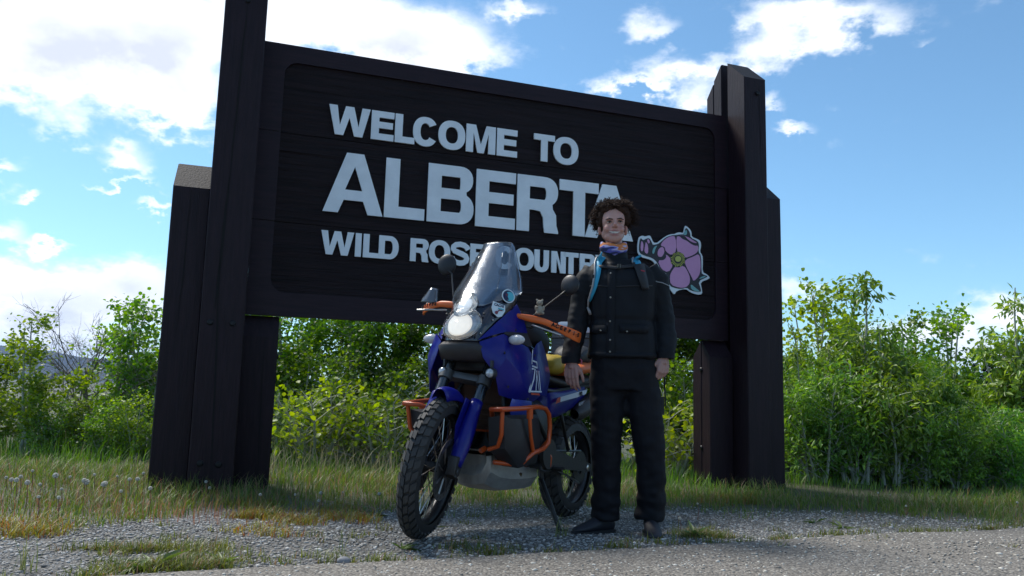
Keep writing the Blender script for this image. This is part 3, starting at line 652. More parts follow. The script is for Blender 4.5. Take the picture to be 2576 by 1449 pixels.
for t, th in ((.50, .040), (.76, .04)):
    b = MB(); c_ = fa+fd*t; b.box(tuple(c_-Vector((.03, 0, 0))), (.06, .23, th), Matrix.Rotation(R(-26.6), 3, 'Y'), ch=.01)
    for sd_ in (1, -1): b.lathe(fa+Vector((0, .106*sd_, 0))+fd*(t-.025), fd, [(.02, 0), (.038, 0), (.038, .05), (.02, .05)], 18)
    b.xf(ST); b.build('triple_clamp', m_dark if t > .6 else mat('clamp_grey', (.10, .10, .10), .5, .6), bike, smooth=True, auto=40)
# front mudguard: blue hugger with raised nose
b = MB(); rings = []
for i in range(20):
    t = i/19; a = R(72+82*t); r_ = .372+.010*math.sin(math.pi*t)+(.022*(1-t)**3); w_ = .058+.010*math.sin(math.pi*t)-.020*(1-t)**3
    ring = []
    for j in range(11):
        s_ = -1+2*j/10; drop = .055*abs(s_)**3; ring.append(PF(a, r_-drop, s_*w_*(1 if abs(s_) < .9 else 1.0)))
    rings.append(ring)
b.loft(rings, closed=False); b.xf(ST); o = b.build('front_mudguard', m_blue, bike, smooth=True); bake(o, [('SOLIDIFY', dict(thickness=.004, offset=1))])
for sd_ in (1, -1):
    b = MB(); b.prism([(1.50, .70), (1.58, .56), (1.52, .42), (1.475, .40), (1.41, .58), (1.38, .68)], .006, 1, .076*sd_-.003); b.xf(ST); b.build('mudguard_stay', m_blue, bike)
# ---- front mask, windscreen, headlight
ZT = [.90, .985, 1.07, 1.16, 1.22, 1.27, 1.36, 1.46, 1.555, 1.572]
XF = [1.41, 1.425, 1.412, 1.368, 1.325, 1.290, 1.235, 1.178, 1.125, 1.116]
HW = [.10, .118, .148, .175, .192, .203, .172, .132, .096, .084]
XS = [1.33, 1.36, 1.29, 1.20, 1.165, 1.14, 1.105, 1.09, 1.075, 1.09]
def front(z, a, grow=0):
    xf, hw, xs = np.interp(z, ZT, XF), np.interp(z, ZT, HW), np.interp(z, ZT, XS)
    y = hw*math.sin(a*math.pi/2*.96)/math.sin(math.pi/2*.96); x = xs+(xf-xs)*math.cos(a*math.pi/2)**.9 if abs(a) < 1 else xs
    v = Vector((x, y, z)); nn = Vector((math.cos(a*1.2), math.sin(a*1.2)*.9, .35)).normalized(); return v+nn*grow
def shell(name, zs, m, grow, amax=lambda z: 1, th=.003, n=25, par=None, skip=None):
    rings = [[front(z, -amax(z)+2*amax(z)*j/(n-1), grow) for j in range(n)] for z in zs]
    b = MB(); b.loft(rings, closed=False)
    if skip: b.f = [f for f in b.f if not skip(sum((Vector(b.v[i]) for i in f), Vector())/4)]; b.m = [0]*len(b.f)
    o = b.build(name, m, par or bike, smooth=True); bake(o, [('SOLIDIFY', dict(thickness=th, offset=0))]); return o
def inlamp(v, k=1.0): return (v.y/(.100*k))**2+((v.z-1.068)/(.088*k))**2 < 1 or ((v.y)/(.064*k))**2+((v.z-1.165)/(.070*k))**2 < 1
shell('front_mask', np.linspace(.975, 1.29, 30), m_blkg, -.004, th=.004, n=41, amax=lambda z: 1 if z < 1.27 else .98)
scr = shell('windscreen', np.concatenate([np.linspace(1.17, 1.55, 30), [1.565, 1.572]]), m_scr, .008, th=.0035, n=29, amax=lambda z: .30+.70*sm(1.15, 1.285, z))
# raised ribs pressed into the screen
for sd_ in (1, -1):
    b = MB(); b.tube([front(z, sd_*(.42-.05*(z-1.2)), .0095) for z in np.linspace(1.26, 1.50, 10)], .003, 6, flat=.4); b.build('screen_rib', m_scr, scr, smooth=True)
lamp = empty('headlight', parent=bike)
def lobe(cz, ry, rz, name, m, grow, flatb=None, rr=0):
    b = MB(); rings = []
    for k in range(7):
        s_ = 1-k/6; ring = []
        for j in range(32):
            g = 2*math.pi*j/32; y = ry*s_*math.cos(g); z = cz+rz*s_*math.sin(g)
            if flatb: z = max(z, flatb)
            hw = np.interp(z, ZT, HW); a = math.asin(max(-1, min(1, y/hw*math.sin(math.pi/2*.96))))/(math.pi/2*.96); ring.append(front(z, a, grow+rr*(1-s_*s_)))
        rings.append(ring)
    b.loft(rings); return b.build(name, m, lamp, smooth=True)
m_lit = mat('lit_lamp', (.8, .8, .76), .3, emis=((1, .93, .80), .42)); m_lit2 = mat('position_lamp', (.8, .8, .8), .3, emis=((.9, .97, 1), .30))
lobe(1.168, .062, .068, 'bezel', m_refl, .012); lobe(1.066, .104, .088, 'bezel', m_refl, .006, .980)
lobe(1.168, .052, .060, 'inner_lens', mat('lamp_grey', (.50, .52, .55), .25, .3), .0145, rr=.006); m_ring = mat('lamp_ring', (.42, .43, .45), .25, .3, vary=(25, (.6, .6, .62), (1, 1, 1)))
lobe(1.066, .092, .078, 'inner_lens', m_ring, .008, .990, rr=.006); lobe(1.060, .070, .062, 'lit_reflector', m_lit, .0145, .995, rr=.006); lobe(1.163, .040, .046, 'lit_reflector', m_lit2, .0215, rr=.003)
lobe(1.168, .066, .072, 'lens_cover', m_cov, .026, rr=.010); lobe(1.066, .108, .092, 'lens_cover', m_cov, .022, .976, rr=.012)
b = MB()
for y, z in ((.075, 1.12), (-.075, 1.12), (.085, 1.0), (-.085, 1.0)): b.ell(front(z, y/.16, .022), (.006, .009, .006), 8, 6)
b.build('cover_clip', m_blk, lamp, smooth=True)
for y, z in ((.125, 1.02), (.14, 1.10)):
    for sd_ in (1, -1): b = MB(); b.ell(front(z, sd_*y/.17*.9, .003), (.006, .006, .006), 8, 6); b.build('bolt', m_steel, bike, smooth=True)
# stickers on the mask
def sticker(name, cy, cz, rot, layers, label):
    z_ = Vector((math.cos(.9), math.sin(.9), .35)).normalized(); c = front(cz, cy, .013)
    e = 1e-3; t1 = (front(cz, cy+e, 0)-front(cz, cy-e, 0)).normalized(); t2 = (front(cz+.01, cy, 0)-front(cz-.01, cy, 0)).normalized(); nn = t1.cross(t2).normalized(); t2 = nn.cross(t1)
    root = None
    M_ = frame_m(c, t1, t2, nn) @ Matrix.Rotation(rot, 4, 'Z')
    for i, (nm, poly, m) in enumerate(layers):
        Mi = M_ @ Matrix.Translation((0, 0, .0012*i))
        if isinstance(poly, str): o = text_mesh(nm, poly, .019, .0006, m, root, Matrix.Translation((0, .021, .0012*i)), bold=.0008)
        else: o = curve_mesh(nm, [poly], .0008, m, root if root else bike, Mi if root is None else Matrix.Translation((0, 0, .0012*i)))
        if root is None: root = o; tag(o, label)
circ = lambda r, cx=0, cy=0, n=28, sq=1: [(cx+r*math.cos(2*math.pi*i/n), cy+r*sq*math.sin(2*math.pi*i/n)) for i in range(n)]
m_cya = mat('sticker_cyan', (.08, .42, .50), .4); m_swh = mat('sticker_white', (.62, .70, .74), .4); m_mar = mat('sticker_maroon', (.18, .02, .04), .4)
sticker('round_sticker', .70, 1.238, .15, [('round_sticker', circ(.038), m_swh), ('picture', circ(.032), m_nav), ('picture', circ(.026, .006, -.003), m_cya), ('picture', [(-.025, .015), (-.01, .022), (-.002, .01), (-.006, -.004), (-.002, -.02), (-.018, -.024), (-.026, -.008)], m_nav), ('picture', circ(.006, -.012, .006), m_mar)], 'round cyan sticker')
sticker('shield_sticker', .68, 1.158, -.12, [('shield_sticker', [(-.036, .036), (.036, .030), (.040, .0), (.024, -.034), (.0, -.044), (-.030, -.028), (-.042, 0)], m_swh), ('print', 'CACHI', m_nav), ('print', [(-.005, .008), (.03, .008), (.032, .0), (-.002, .0)], m_cya), ('print', stroke([(.022, -.002), (.004, -.004), (-.003, -.012), (-.006, -.022)], .006), m_mar), ('print', circ(.009, -.012, -.022), m_mar)], 'white shield sticker with a pipe')
# blue fairing sides (both sides, outline measured on the left one)
def panel(name, pts, faces, m, th=.005, bev=.004, sides=(1, -1), sub=0, parent=None):
    for sd_ in sides:
        b = MB(); b.add([(x, y*sd_, z) for x, y, z in pts], faces); o = b.build(name, m, parent or bike)
        md = [('SOLIDIFY', dict(thickness=th, offset=0))]
        if bev: md.append(('BEVEL', dict(width=bev, segments=2, limit_method='ANGLE', angle_limit=R(18))))
        bake(o, md); o.data.polygons.foreach_set('use_smooth', [True]*len(o.data.polygons)); o.data.set_sharp_from_angle(angle=R(34))
panel('upper_side_panel', [(1.405, .112, .985), (1.30, .162, 1.10), (1.145, .180, 1.215), (1.105, .205, 1.14), (1.085, .225, 1.065), (1.28, .205, 1.045), (1.36, .165, 1.015)], [(0, 1, 6), (1, 5, 6), (1, 4, 5), (1, 3, 4), (1, 2, 3)], m_blue)
P_ = [(1.40, .118, .978), (1.318, .21, 1.030), (1.108, .245, .985), (.983, .245, .905), (.946, .25, .815), (.943, .25, .735), (.997, .24, .70), (1.214, .235, .700), (1.327, .215, .715), (1.355, .20, .819), (1.395, .145, .896), (1.330, .245, .905), (1.228, .272, .835), (1.160, .268, .768)]
panel('side_fairing', P_, [(0, 11, 1), (1, 11, 2), (2, 11, 12), (2, 12, 3), (3, 12, 4), (4, 12, 13), (4, 13, 5), (5, 13, 6), (6, 13, 7), (7, 13, 12, 8), (8, 12, 11, 9), (9, 11, 10), (10, 11, 0)], m_blue)
panel('lower_side_panel', [(1.225, .236, .705), (1.02, .242, .705), (1.0, .238, .652), (1.03, .23, .60), (1.20, .225, .60), (1.235, .23, .652)], [(0, 1, 2, 5), (2, 3, 4, 5)], m_blue2)
panel('upper_dark_panel', [(1.27, .20, 1.05), (1.09, .22, 1.07), (1.04, .235, 1.0), (1.108, .244, .99), (1.31, .208, 1.033)], [(0, 1, 2, 3, 4)], m_blk, bev=0)
# beak / chin under the headlight
b = MB(); rings = []
for z, xf, hw, xs in ((.975, 1.43, .125, 1.34), (.955, 1.445, .15, 1.33), (.915, 1.42, .16, 1.31), (.885, 1.40, .15, 1.30), (.878, 1.35, .13, 1.28)):
    rings.append([Vector((xs+(xf-xs)*math.cos(R(a))**.6, hw*math.sin(R(a)), z)) for a in range(-90, 91, 15)])
b.loft(rings, closed=False); o = b.build('chin_panel', mat('chin_grey', (.016, .015, .016), .6, bump=(120, .4, (1, 1, 1), .002), vary=(9, (.035, .028, .026), (1, 1, 1))), bike, smooth=True); bake(o, [('SOLIDIFY', dict(thickness=.005, offset=-1))])
# inner cowl behind the fork, radiator
b = MB(); b.box((1.16, 0, .90), (.16, .36, .12), ch=.02); b.box((1.25, 0, .96), (.14, .2, .12), ch=.02); b.build('inner_cowl', m_blk, bike)
b = MB(); b.box((1.13, 0, .68), (.05, .33, .32), Matrix.Rotation(R(12), 3, 'Y'), ch=.008); rd = b.build('radiator', m_rad, bike)
b = MB(); b.tube([(1.16, .175, .53), (1.165, -.175, .53)], .006, 6); b.build('radiator_guard', m_org, rd)
for y in (.192, -.097):        # two fog lamps on stalks
    e = empty('fog_lamp', parent=bike); b = MB(); b.lathe((1.39, y, .82), (-1, 0, 0), [(.028, -.01), (.030, 0), (.028, .025), (.012, .04), (0, .042)], 18); b.box((1.38, y, .86), (.015, .012, .05)); b.build('housing', m_blk, e, smooth=True, auto=40)
    b = MB(); b.lathe((1.400, y, .82), (1, 0, 0), [(.024, -.01), (.022, .0), (.012, .005), (0, .007)], 18); b.build('lens', mat('fog_lens', (.30, .31, .33), .12, .3, coat=.5, vary=(120, (.6, .6, .6), (1, 1, 1))), e, smooth=True)
for sd_ in (1, -1):            # indicators
    e = empty('indicator', parent=bike); c_ = Vector((1.275, .255*sd_, 1.005)); d_ = Vector((.1, sd_, 0)).normalized()
    b = MB(); b.lathe(c_-d_*.11, d_, [(.010, 0), (.009, .06), (.022, .075), (.024, .08)], 12); b.build('stalk', m_blk, e, smooth=True, auto=40)
    b = MB(); b.ell(c_+d_*.012, (.026, .052, .027), 16, 10, Matrix.Rotation(R(8*-sd_), 3, 'Z')); b.build('lens', mat('indicator_lens', (.42, .41, .42), .18, coat=.4, vary=(60, (.6, .58, .58), (1, 1, 1))), e, smooth=True)
# ---- handlebar group
hb = empty('handlebar', parent=bike)
def bar(pts, r, name, m, n=10, par=None, steer=True, closed=False, flat=1):
    b = MB(); b.tube(pts, r, n, flat=flat, closed=closed)
    if steer: b.xf(ST)
    return b.build(name, m, par or hb, smooth=True, auto=60)
bar([(1.07, .40, 1.155), (1.10, .20, 1.165), (1.15, .07, 1.10), (1.15, -.07, 1.10), (1.10, -.20, 1.165), (1.07, -.40, 1.155)], .0125, 'bar', m_frm)
for sd_ in (1, -1):
    bar([(1.085, .28*sd_, 1.160), (1.07, .40*sd_, 1.155)], .019, 'grip', m_blk)
    bar([(1.14, .24*sd_, 1.145), (1.165, .33*sd_, 1.13), (1.15, .42*sd_, 1.115)], .006, 'lever', m_steel)
    b = MB(); b.box((1.12, .225*sd_, 1.15), (.06, .05, .05), ch=.01); b.lathe((1.13, .19*sd_, 1.175), (0, 0, 1), [(.022, 0), (.022, .035), (0, .036)], 14); b.xf(ST); b.build('switch_box', m_blk, hb, smooth=True, auto=40)
    # hand guard: orange moulding
    rings = []
    for t in np.linspace(0, 1, 15):
        y = (.10+(.40 if sd_ > 0 else .33)*t)*sd_; x = 1.20-.03*t-.13*t**4; zc = 1.178-.012*t-.035*max(0, t-.55)*2; hh = .010+.012*sm(.05, .45, t)+.004*math.sin(t*9)*(t > .3)+.012*sm(.7, 1, t); fw_ = .012
        ring = []
        for j in range(12):
            g = 2*math.pi*j/12; ring.append(Vector((x+fw_*math.cos(g), y, zc+hh*math.sin(g)*(.7 if math.sin(g) > 0 and t > .62 else 1))))
        rings.append(ring)
    rings.append([(p+Vector((-.05, 0, 0))) for p in rings[-1]])
    b = MB(); b.loft(rings); b.xf(ST); hg = b.build('hand_guard', m_orp, hb, smooth=True); bake(hg, [('SUBSURF', dict(levels=1))]); hg.data.polygons.foreach_set('use_smooth', [True]*len(hg.data.polygons))
    # white and black lettering on the guard
    for i, ch in enumerate('ACERBIS'):
        t = (.66+.30*i/6.0); y = (.10+.40*t); x = 1.20-.03*t-.13*t**4
        if sd_ < 0: t = (.96-.34*i/6.0); y = -(.10+.33*t); x = 1.20-.03*t-.13*t**4
        zc = 1.178-.012*t-.035*max(0, t-.55)*2
        tx = Vector((-(.03+.52*t**3)/.40*(1 if sd_ > 0 else -1), 1, 0)).normalized(); nn = Vector((tx.y, -tx.x, 0)); p = Vector((x, y, zc))+nn*.0165
        t1 = SR @ tx; t3 = SR @ nn; t2 = t3.cross(t1)
        o = text_mesh('lettering', ch, .028, .001, m_gap, hb, frame_m(ST(p), t1, t2, t3), bold=.0016)
# wind deflector on the right guard
b = MB(); rings = []
for t in np.linspace(0, 1, 6):
    w_ = .050-.026*t; rings.append([Vector((1.175-.03*t, -.365+.005*t+w_*(j/8*2-1), 1.165+.090*t))+Vector((-.03*abs(j/8*2-1)**2, 0, 0)) for j, g in enumerate([0]*9)])
b.loft(rings, closed=False); b.xf(ST); o = b.build('wind_deflector', mat('smoky_plastic', (.10, .11, .13), .12, coat=.6), hb, smooth=True); bake(o, [('SOLIDIFY', dict(thickness=.003, offset=0))])
# mirrors
for sd_, c_, tilt in ((1, (.985, .415, 1.345), 0), (-1, (.985, -.41, 1.49), 0)):
    e = empty('mirror', parent=bike); c_ = Vector(c_); base = ST((1.10, .235*sd_, 1.17))
    b = MB(); b.tube([base, base+Vector((-.01, .0, .03)), c_+Vector((.01, -.045*sd_, -.055)), c_+Vector((.015, -.01*sd_, -.03))], .0055, 8); b.build('stalk', m_frm, e, smooth=True)
    b = MB(); rot = Matrix.Rotation(R(-14 if sd_ > 0 else 12), 3, 'Z'); b.ell(c_, (.026, .060, .058 if sd_ > 0 else .066), 20, 12, rot); b.build('housing', mat('mirror_back', (.010, .011, .015), .55, coat=.05, bump=(200, .2, (1, 1, 1), .0006)), e, smooth=True)
    b = MB(); b.ell(c_+rot @ Vector((-.012, 0, 0)), (.018, .054, .052), 20, 12, rot); b.build('glass', mat('mirror_glass', (.8, .8, .8), .03, 1), e, smooth=True)
# gps mount with red lanyard
b = MB(); c_ = front(1.43, -.9, 0); b.box(tuple(c_+Vector((-.05, -.02, .0))), (.03, .07, .05), ch=.01); b.tube([c_+Vector((-.05, -.02, 0)), c_+Vector((-.03, .03, -.02)), c_+Vector((-.03, .03, -.10))], .008, 8); b.ell(c_+Vector((-.06, -.03, .035)), (.018, .018, .018), 10, 8); b.ell(c_+Vector((-.05, .01, .04)), (.015, .015, .015), 10, 8); b.build('device_mount', m_blk, bike, smooth=True, auto=50)
b = MB(); q_ = c_+Vector((-.03, -.03, 0)); b.tube([q_+Vector((0, 0, .02)), q_+Vector((.02, -.01, -.02)), q_+Vector((.04, 0, -.10)), q_+Vector((.06, -.005, -.19)), q_+Vector((.07, .005, -.27))], .0022, 5); b.tube([q_+Vector((.0, .01, .0)), q_+Vector((.02, .025, -.03)), q_+Vector((.02, .005, -.045))], .002, 5); b.build('lanyard', mat('red_cord', (.45, .03, .04), .7), bike)
b = MB(); b.tube([(1.10, .02, 1.16), (1.12, .10, 1.19), (1.10, .19, 1.16)], .006, 6); b.tube([(1.12, .0, 1.15), (1.14, .09, 1.20), (1.10, .2, 1.155)], .004, 6); b.build('cable', mat('red_cable', (.35, .03, .02), .5), bike, smooth=True)
# ---- tank, seat, body
def hull(name, secs, m, sub=1, par=None, n=16, e=2.6):
    rings = []
    for x, yh, z0, z1, yc in secs:
        zc = (z0+z1)/2; hz_ = (z1-z0)/2; rings.append([Vector((x, yc+yh*math.copysign(abs(math.cos(g))**(2/e), math.cos(g)), zc+hz_*math.copysign(abs(math.sin(g))**(2/e), math.sin(g)))) for g in [2*math.pi*j/n for j in range(n)]])
    b = MB(); b.loft(rings); o = b.build(name, m, par or bike, smooth=True)
    if sub: bake(o, [('SUBSURF', dict(levels=sub))]); o.data.polygons.foreach_set('use_smooth', [True]*len(o.data.polygons))
    return o
hull('tank', [(1.10, .13, .82, 1.06, 0), (1.02, .19, .78, 1.10, 0), (.88, .21, .76, 1.08, 0), (.74, .19, .76, 1.0, 0), (.60, .12, .78, .92, 0)], m_blkg)
for sd_ in (1, -1):
    panel('tank_panel', [(1.06, .235, .93), (.97, .225, 1.02), (.88, .205, 1.05), (.80, .20, .98), (.78, .225, .86), (.86, .25, .74), (.95, .252, .74), (.965, .25, .83), (1.0, .245, .9)], [(0, 1, 2, 3, 8), (3, 4, 7, 8), (4, 5, 6, 7)], m_blue, sides=(sd_,))
hull('tank_bag', [(1.10, .10, 1.05, 1.12, .03), (1.04, .14, .98, 1.17, .04), (.86, .16, .98, 1.16, .04), (.74, .15, .98, 1.12, .05), (.66, .10, .97, 1.06, .05)], m_seat, e=3.4)
hull('seat', [(.74, .08, .86, .92, 0), (.60, .12, .82, .895, 0), (.40, .155, .80, .875, 0), (.22, .16, .80, .885, 0), (.16, .15, .82, .935, 0), (-.10, .14, .84, .945, 0), (-.20, .11, .85, .93, 0)], m_seat)
hull('engine', [(1.06, .10, .38, .56, 0), (1.02, .17, .32, .66, 0), (.86, .21, .30, .74, 0), (.68, .20, .30, .76, 0), (.52, .15, .32, .70, 0)], m_dark, e=3)
b = MB(); b.tube([(.98, .21, .50), (.98, .235, .50)], .07, 20); b.tube([(.72, .20, .42), (.72, .225, .42)], .085, 20); b.tube([(1.06, .06, .64), (1.02, .11, .52), (.98, .1, .4)], .03, 10); b.build('engine_cover', m_dark, bike, smooth=True, auto=40)
b = MB(); b.tube([(1.08, .04, .62), (1.13, .07, .50), (1.08, .10, .38), (.9, .13, .3)], .022, 10); b.tube([(1.08, -.04, .62), (1.13, -.07, .50), (1.08, -.10, .38)], .022, 10); b.build('exhaust_header', mat('heat_steel', (.16, .09, .05), .4, .8), bike, smooth=True)
hull('rear_side_panel', [(.74, .19, .62, .80, 0), (.60, .20, .60, .80, 0), (.40, .185, .64, .82, 0), (.20, .17, .72, .86, 0), (.02, .15, .80, .88, 0)], m_blue, e=4)
# exhaust cans under the seat
for sd_ in (1, -1):
    b = MB(); b.lathe((.30, .17*sd_, .66), (-1, 0, .35), [(.03, 0), (.055, .05), (.06, .12), (.06, .42), (.045, .46), (0, .46)], 18); b.build('silencer', m_dark, bike, smooth=True, auto=50)
    b = MB(); b.tube([(1.04, .19*sd_, .80), (.86, .205*sd_, .60), (.62, .20*sd_, .42), (.60, .18*sd_, .32)], .014, 8); b.tube([(1.12, .05*sd_, .86), (.92, .17*sd_, .78), (.60, .16*sd_, .78), (.0, .13*sd_, .86)], .013, 8); b.tube([(.98, .21*sd_, .74), (1.0, .19*sd_, .5), (1.0, .16*sd_, .36)], .012, 8); b.build('frame', m_frm, bike, smooth=True)
    # swingarm
    b = MB(); b.loft([[Vector((x, y*sd_+(dy_)*sd_, z+dz_)) for dy_, dz_ in ((-.018, -h_), (.018, -h_), (.018, h_), (-.018, h_))] for x, y, z, h_ in ((.60, .13, .40, .05), (.40, .135, .375, .048), (.16, .13, .345, .034), (-.03, .125, .33, .028), (-.07, .125, .328, .018))]); b.build('swingarm', m_alu if False else m_dark, bike, smooth=True, auto=40)
    b = MB(); b.lathe((0, .12*sd_, .328), (0, sd_, 0), [(.0, .034), (.012, .034), (.02, .03), (.02, 0)], 12); b.build('axle_nut', m_steel, bike, smooth=True, auto=40)
b = MB(); b.tube([(.50, .16, .70), (.30, .14, .44)], .012, 8); b.tube([(.56, .0, .74), (.40, .0, .42)], .035, 12); b.build('shock', m_frm, bike, smooth=True)
# sprocket and chain on the left side
b = MB(); 
for k in range(40): a = 2*math.pi*k/40; b.box((math.cos(a)*.098, .09, .328+math.sin(a)*.098), (.012, .006, .012), Matrix.Rotation(-a, 3, 'Y'))
b.lathe((0, .087, .328), (0, 1, 0), [(.045, 0), (.095, 0), (.095, .006), (.045, .006)], 36); b.build('sprocket', m_dark, rw)
b = MB(); b.tube([(.0, .092, .43), (.56, .10, .43)], .007, 4); b.tube([(.0, .092, .226), (.56, .10, .37)], .007, 4); b.build('chain', m_steel, bike)
# stripe with figures on the rear panel
panel('stripe', [(.60, .212, .722), (.33, .196, .765), (.18, .186, .795), (.155, .184, .825), (.31, .194, .80), (.60, .212, .75)], [(0, 1, 4, 5), (1, 2, 3, 4)], m_prt, th=.002, bev=0, sides=(1,))
panel('stripe', [(.66, .214, .708), (.60, .212, .722), (.60, .212, .75), (.645, .214, .738)], [(0, 1, 2, 3)], m_prr, th=.002, bev=0, sides=(1,))
def sidetext(t, p, size, m, d=(-1, -.09, .2), bold=0):
    x_ = Vector(d).normalized(); n_ = Vector((-.08, 1, .1)); n_ = (n_-x_*n_.dot(x_)).normalized(); text_mesh('lettering', t, size, .001, m, bike, frame_m(p, x_, n_.cross(x_), n_), bold=bold)
sidetext('990', (.28, .1985, .787), .036, m_gap, bold=.0012); sidetext('ADVENTURE', (.245, .198, .735), .026, m_prt)
# KTM outlined mark on the flank
def mark(contours, m, off=0, name='side_logo'):
    x_ = Vector((-1, .05, .0)).normalized(); n_ = Vector((.05, 1, .1)).normalized(); y_ = n_.cross(x_).normalized(); x_ = y_.cross(n_)
    return curve_mesh(name, contours, .0015, m, bike, frame_m(Vector((1.05, .262+off, .82)), x_, y_, n_))
mark([stroke([(-.095, -.035), (-.085, .045), (-.02, .055), (-.035, -.02), (-.05, -.075)], .012)], m_prt); mark([stroke([(-.105, -.035), (-.096, .045)], .008)], m_prr)
mark([stroke([(-.045, -.072), (.0, .0), (.015, .055), (-.02, .055)], .010)], m_prt, .002); mark([stroke([(-.02, .1), (.035, .095), (.04, .065), (-.015, .07)], .009)], m_prt, .002)
mark([stroke([(.035, .05), (.02, -.06)], .006)], m_prt, .002); mark([stroke([(.055, .05), (.07, -.06)], .007)], m_prt, .002); mark([stroke([(.03, .05), (.055, -.06)], .004)], m_prt, .002)
mark([stroke([(-.035, -.068), (.08, -.062)], .008)], m_prt, .002); mark([stroke([(-.03, -.08), (.06, -.078)], .010)], m_prr, .001)
mark([stroke([(-.005, .16), (-.012, .12), (-.018, .08)], .006)], m_prt, .002)
# ---- crash bars
def bars(sd_):
    e = empty('crash_bar', parent=bike); yy = .33*sd_; yi = .20*sd_
    def tb(pts, r=.0125): b = MB(); b.tube(pts, r, 10); b.build('tube', m_org, e, smooth=True, auto=60)
    tb([(1.20, .12*sd_, .575), (1.40, .22*sd_, .640), (1.43, .30*sd_, .642), (1.30, .335*sd_, .655), (1.14, .345*sd_, .672), (1.03, .335*sd_, .668), (.975, .33*sd_, .64), (.945, .325*sd_, .58), (.938, .32*sd_, .49), (1.0, .32*sd_, .455), (1.10, .315*sd_, .435), (1.14, .30*sd_, .405), (1.16, .29*sd_, .385), (1.20, .26*sd_, .372), (1.29, .19*sd_, .378)])
    tb([(1.41, .29*sd_, .635), (1.385, .28*sd_, .52), (1.36, .25*sd_, .46), (1.37, .20*sd_, .442)], .011)
    tb([(1.215, .34*sd_, .655), (1.20, .335*sd_, .60), (1.16, .325*sd_, .52), (1.10, .315*sd_, .438)], .010)
    tb([(1.22, .342*sd_, .66), (1.205, .337*sd_, .61)], .017)
    tb([(.94, .32*sd_, .50), (.95, .25*sd_, .42), (.93, .18*sd_, .36)], .011)
    b = MB(); b.loft([[Vector((x, y*sd_, z)) for x, z in q_] for y, q_ in ((.20, ((1.39, .60), (1.05, .62), (.98, .50), (1.02, .39), (1.22, .36), (1.36, .44))), (.285, ((1.39, .615), (1.02, .635), (.96, .52), (1.0, .38), (1.20, .355), (1.345, .45))), (.305, ((1.35, .60), (1.05, .61), (1.0, .52), (1.03, .41), (1.20, .385), (1.32, .46))))]); b.build('side_pad', m_blk, e, smooth=True, auto=40)
bars(1); bars(-1)
b = MB(); b.tube([(1.12, .10, .84), (1.16, .15, .74), (1.17, .16, .62), (1.12, .14, .52), (1.02, .12, .50)], .015, 8); b.build('coolant_hose', m_frm, bike, smooth=True)
b = MB(); b.tube([(1.13, -.09, .86), (1.19, -.12, .74), (1.17, -.14, .60), (1.08, -.12, .50)], .012, 8); b.build('coolant_hose', m_frm, bike, smooth=True)
for k in range(9):
    b = MB(); b.box((1.161-.0065*k*0, 0, .555+.03*k), (.012, .30, .004), Matrix.Rotation(R(12), 3, 'Y')); b.xf(lambda p, k=k: p+Vector((.0064*(k-4)*-1, 0, 0))); b.build('radiator_fin', m_rad, rd)
for x, z in ((1.34, .93), (1.30, .76), (1.03, .95), (.99, .76), (1.10, .71), (1.24, 1.06)):
    b = MB(); y_ = .262 if z < .9 else .250; b.lathe((x, y_-.012 if x > 1.2 else y_, z), (0, 1, 0), [(0, .004), (.006, .003), (.008, 0)], 10); b.build('bolt', m_frm, bike, smooth=True)
# ---- skid plate: formed aluminium tub with a bolted upper band
b = MB(); rings = []
for x, hw, z0, z1 in ((1.205, .085, .36, .405), (1.22, .105, .31, .402), (1.205, .125, .262, .405), (1.13, .14, .235, .41), (1.0, .145, .222, .41), (.80, .145, .222, .38), (.70, .14, .232, .36)):
    rings.append([Vector((x, y, z)) for y, z in ((-hw, z1), (-hw*1.02, z0+.06), (-hw*.75, z0), (-hw*.3, z0-.012), (hw*.3, z0-.012), (hw*.75, z0), (hw*1.02, z0+.06), (hw, z1))])
b.loft(rings, closed=False); b.add(rings[0], [tuple(range(8))]); o = b.build('skid_plate', m_alu, bike, smooth=True, auto=32); sk = o
b = MB(); b.tube([(1.0, .152, .412), (1.13, .150, .425), (1.21, .13, .43), (1.24, .07, .43), (1.245, 0, .43), (1.24, -.07, .43), (1.21, -.13, .43), (1.05, -.15, .42)], .026, 6, flat=.22); b.build('upper_band', m_alu, sk, smooth=True, auto=40)
b = MB(); b.tube([(1.36, .15, .43), (1.33, .16, .445)], .014, 8); b.build('bar_bracket', m_org, sk)
# pegs, lever, side stand
b = MB(); b.tube([(.62, .16, .34), (.62, .26, .335)], .014, 6); b.box((.64, .25, .345), (.05, .09, .012)); b.tube([(.62, .2, .33), (.76, .21, .325), (.85, .2, .35)], .008, 6); b.tube([(.85, .17, .35), (.85, .24, .35)], .010, 6); b.build('footrest', m_dark, bike)
b = MB(); b.tube([(.74, .205, .46), (.70, .22, .40), (.70, .215, .34)], .010, 8); b.build('bracket', m_org, bike)
b = MB(); b.tube([(.66, .15, .27), (.70, .24, .14), (.715, .31, .012)], .013, 8); b.box((.715, .32, .008), (.07, .05, .012)); b.build('side_stand', m_frm, bike)
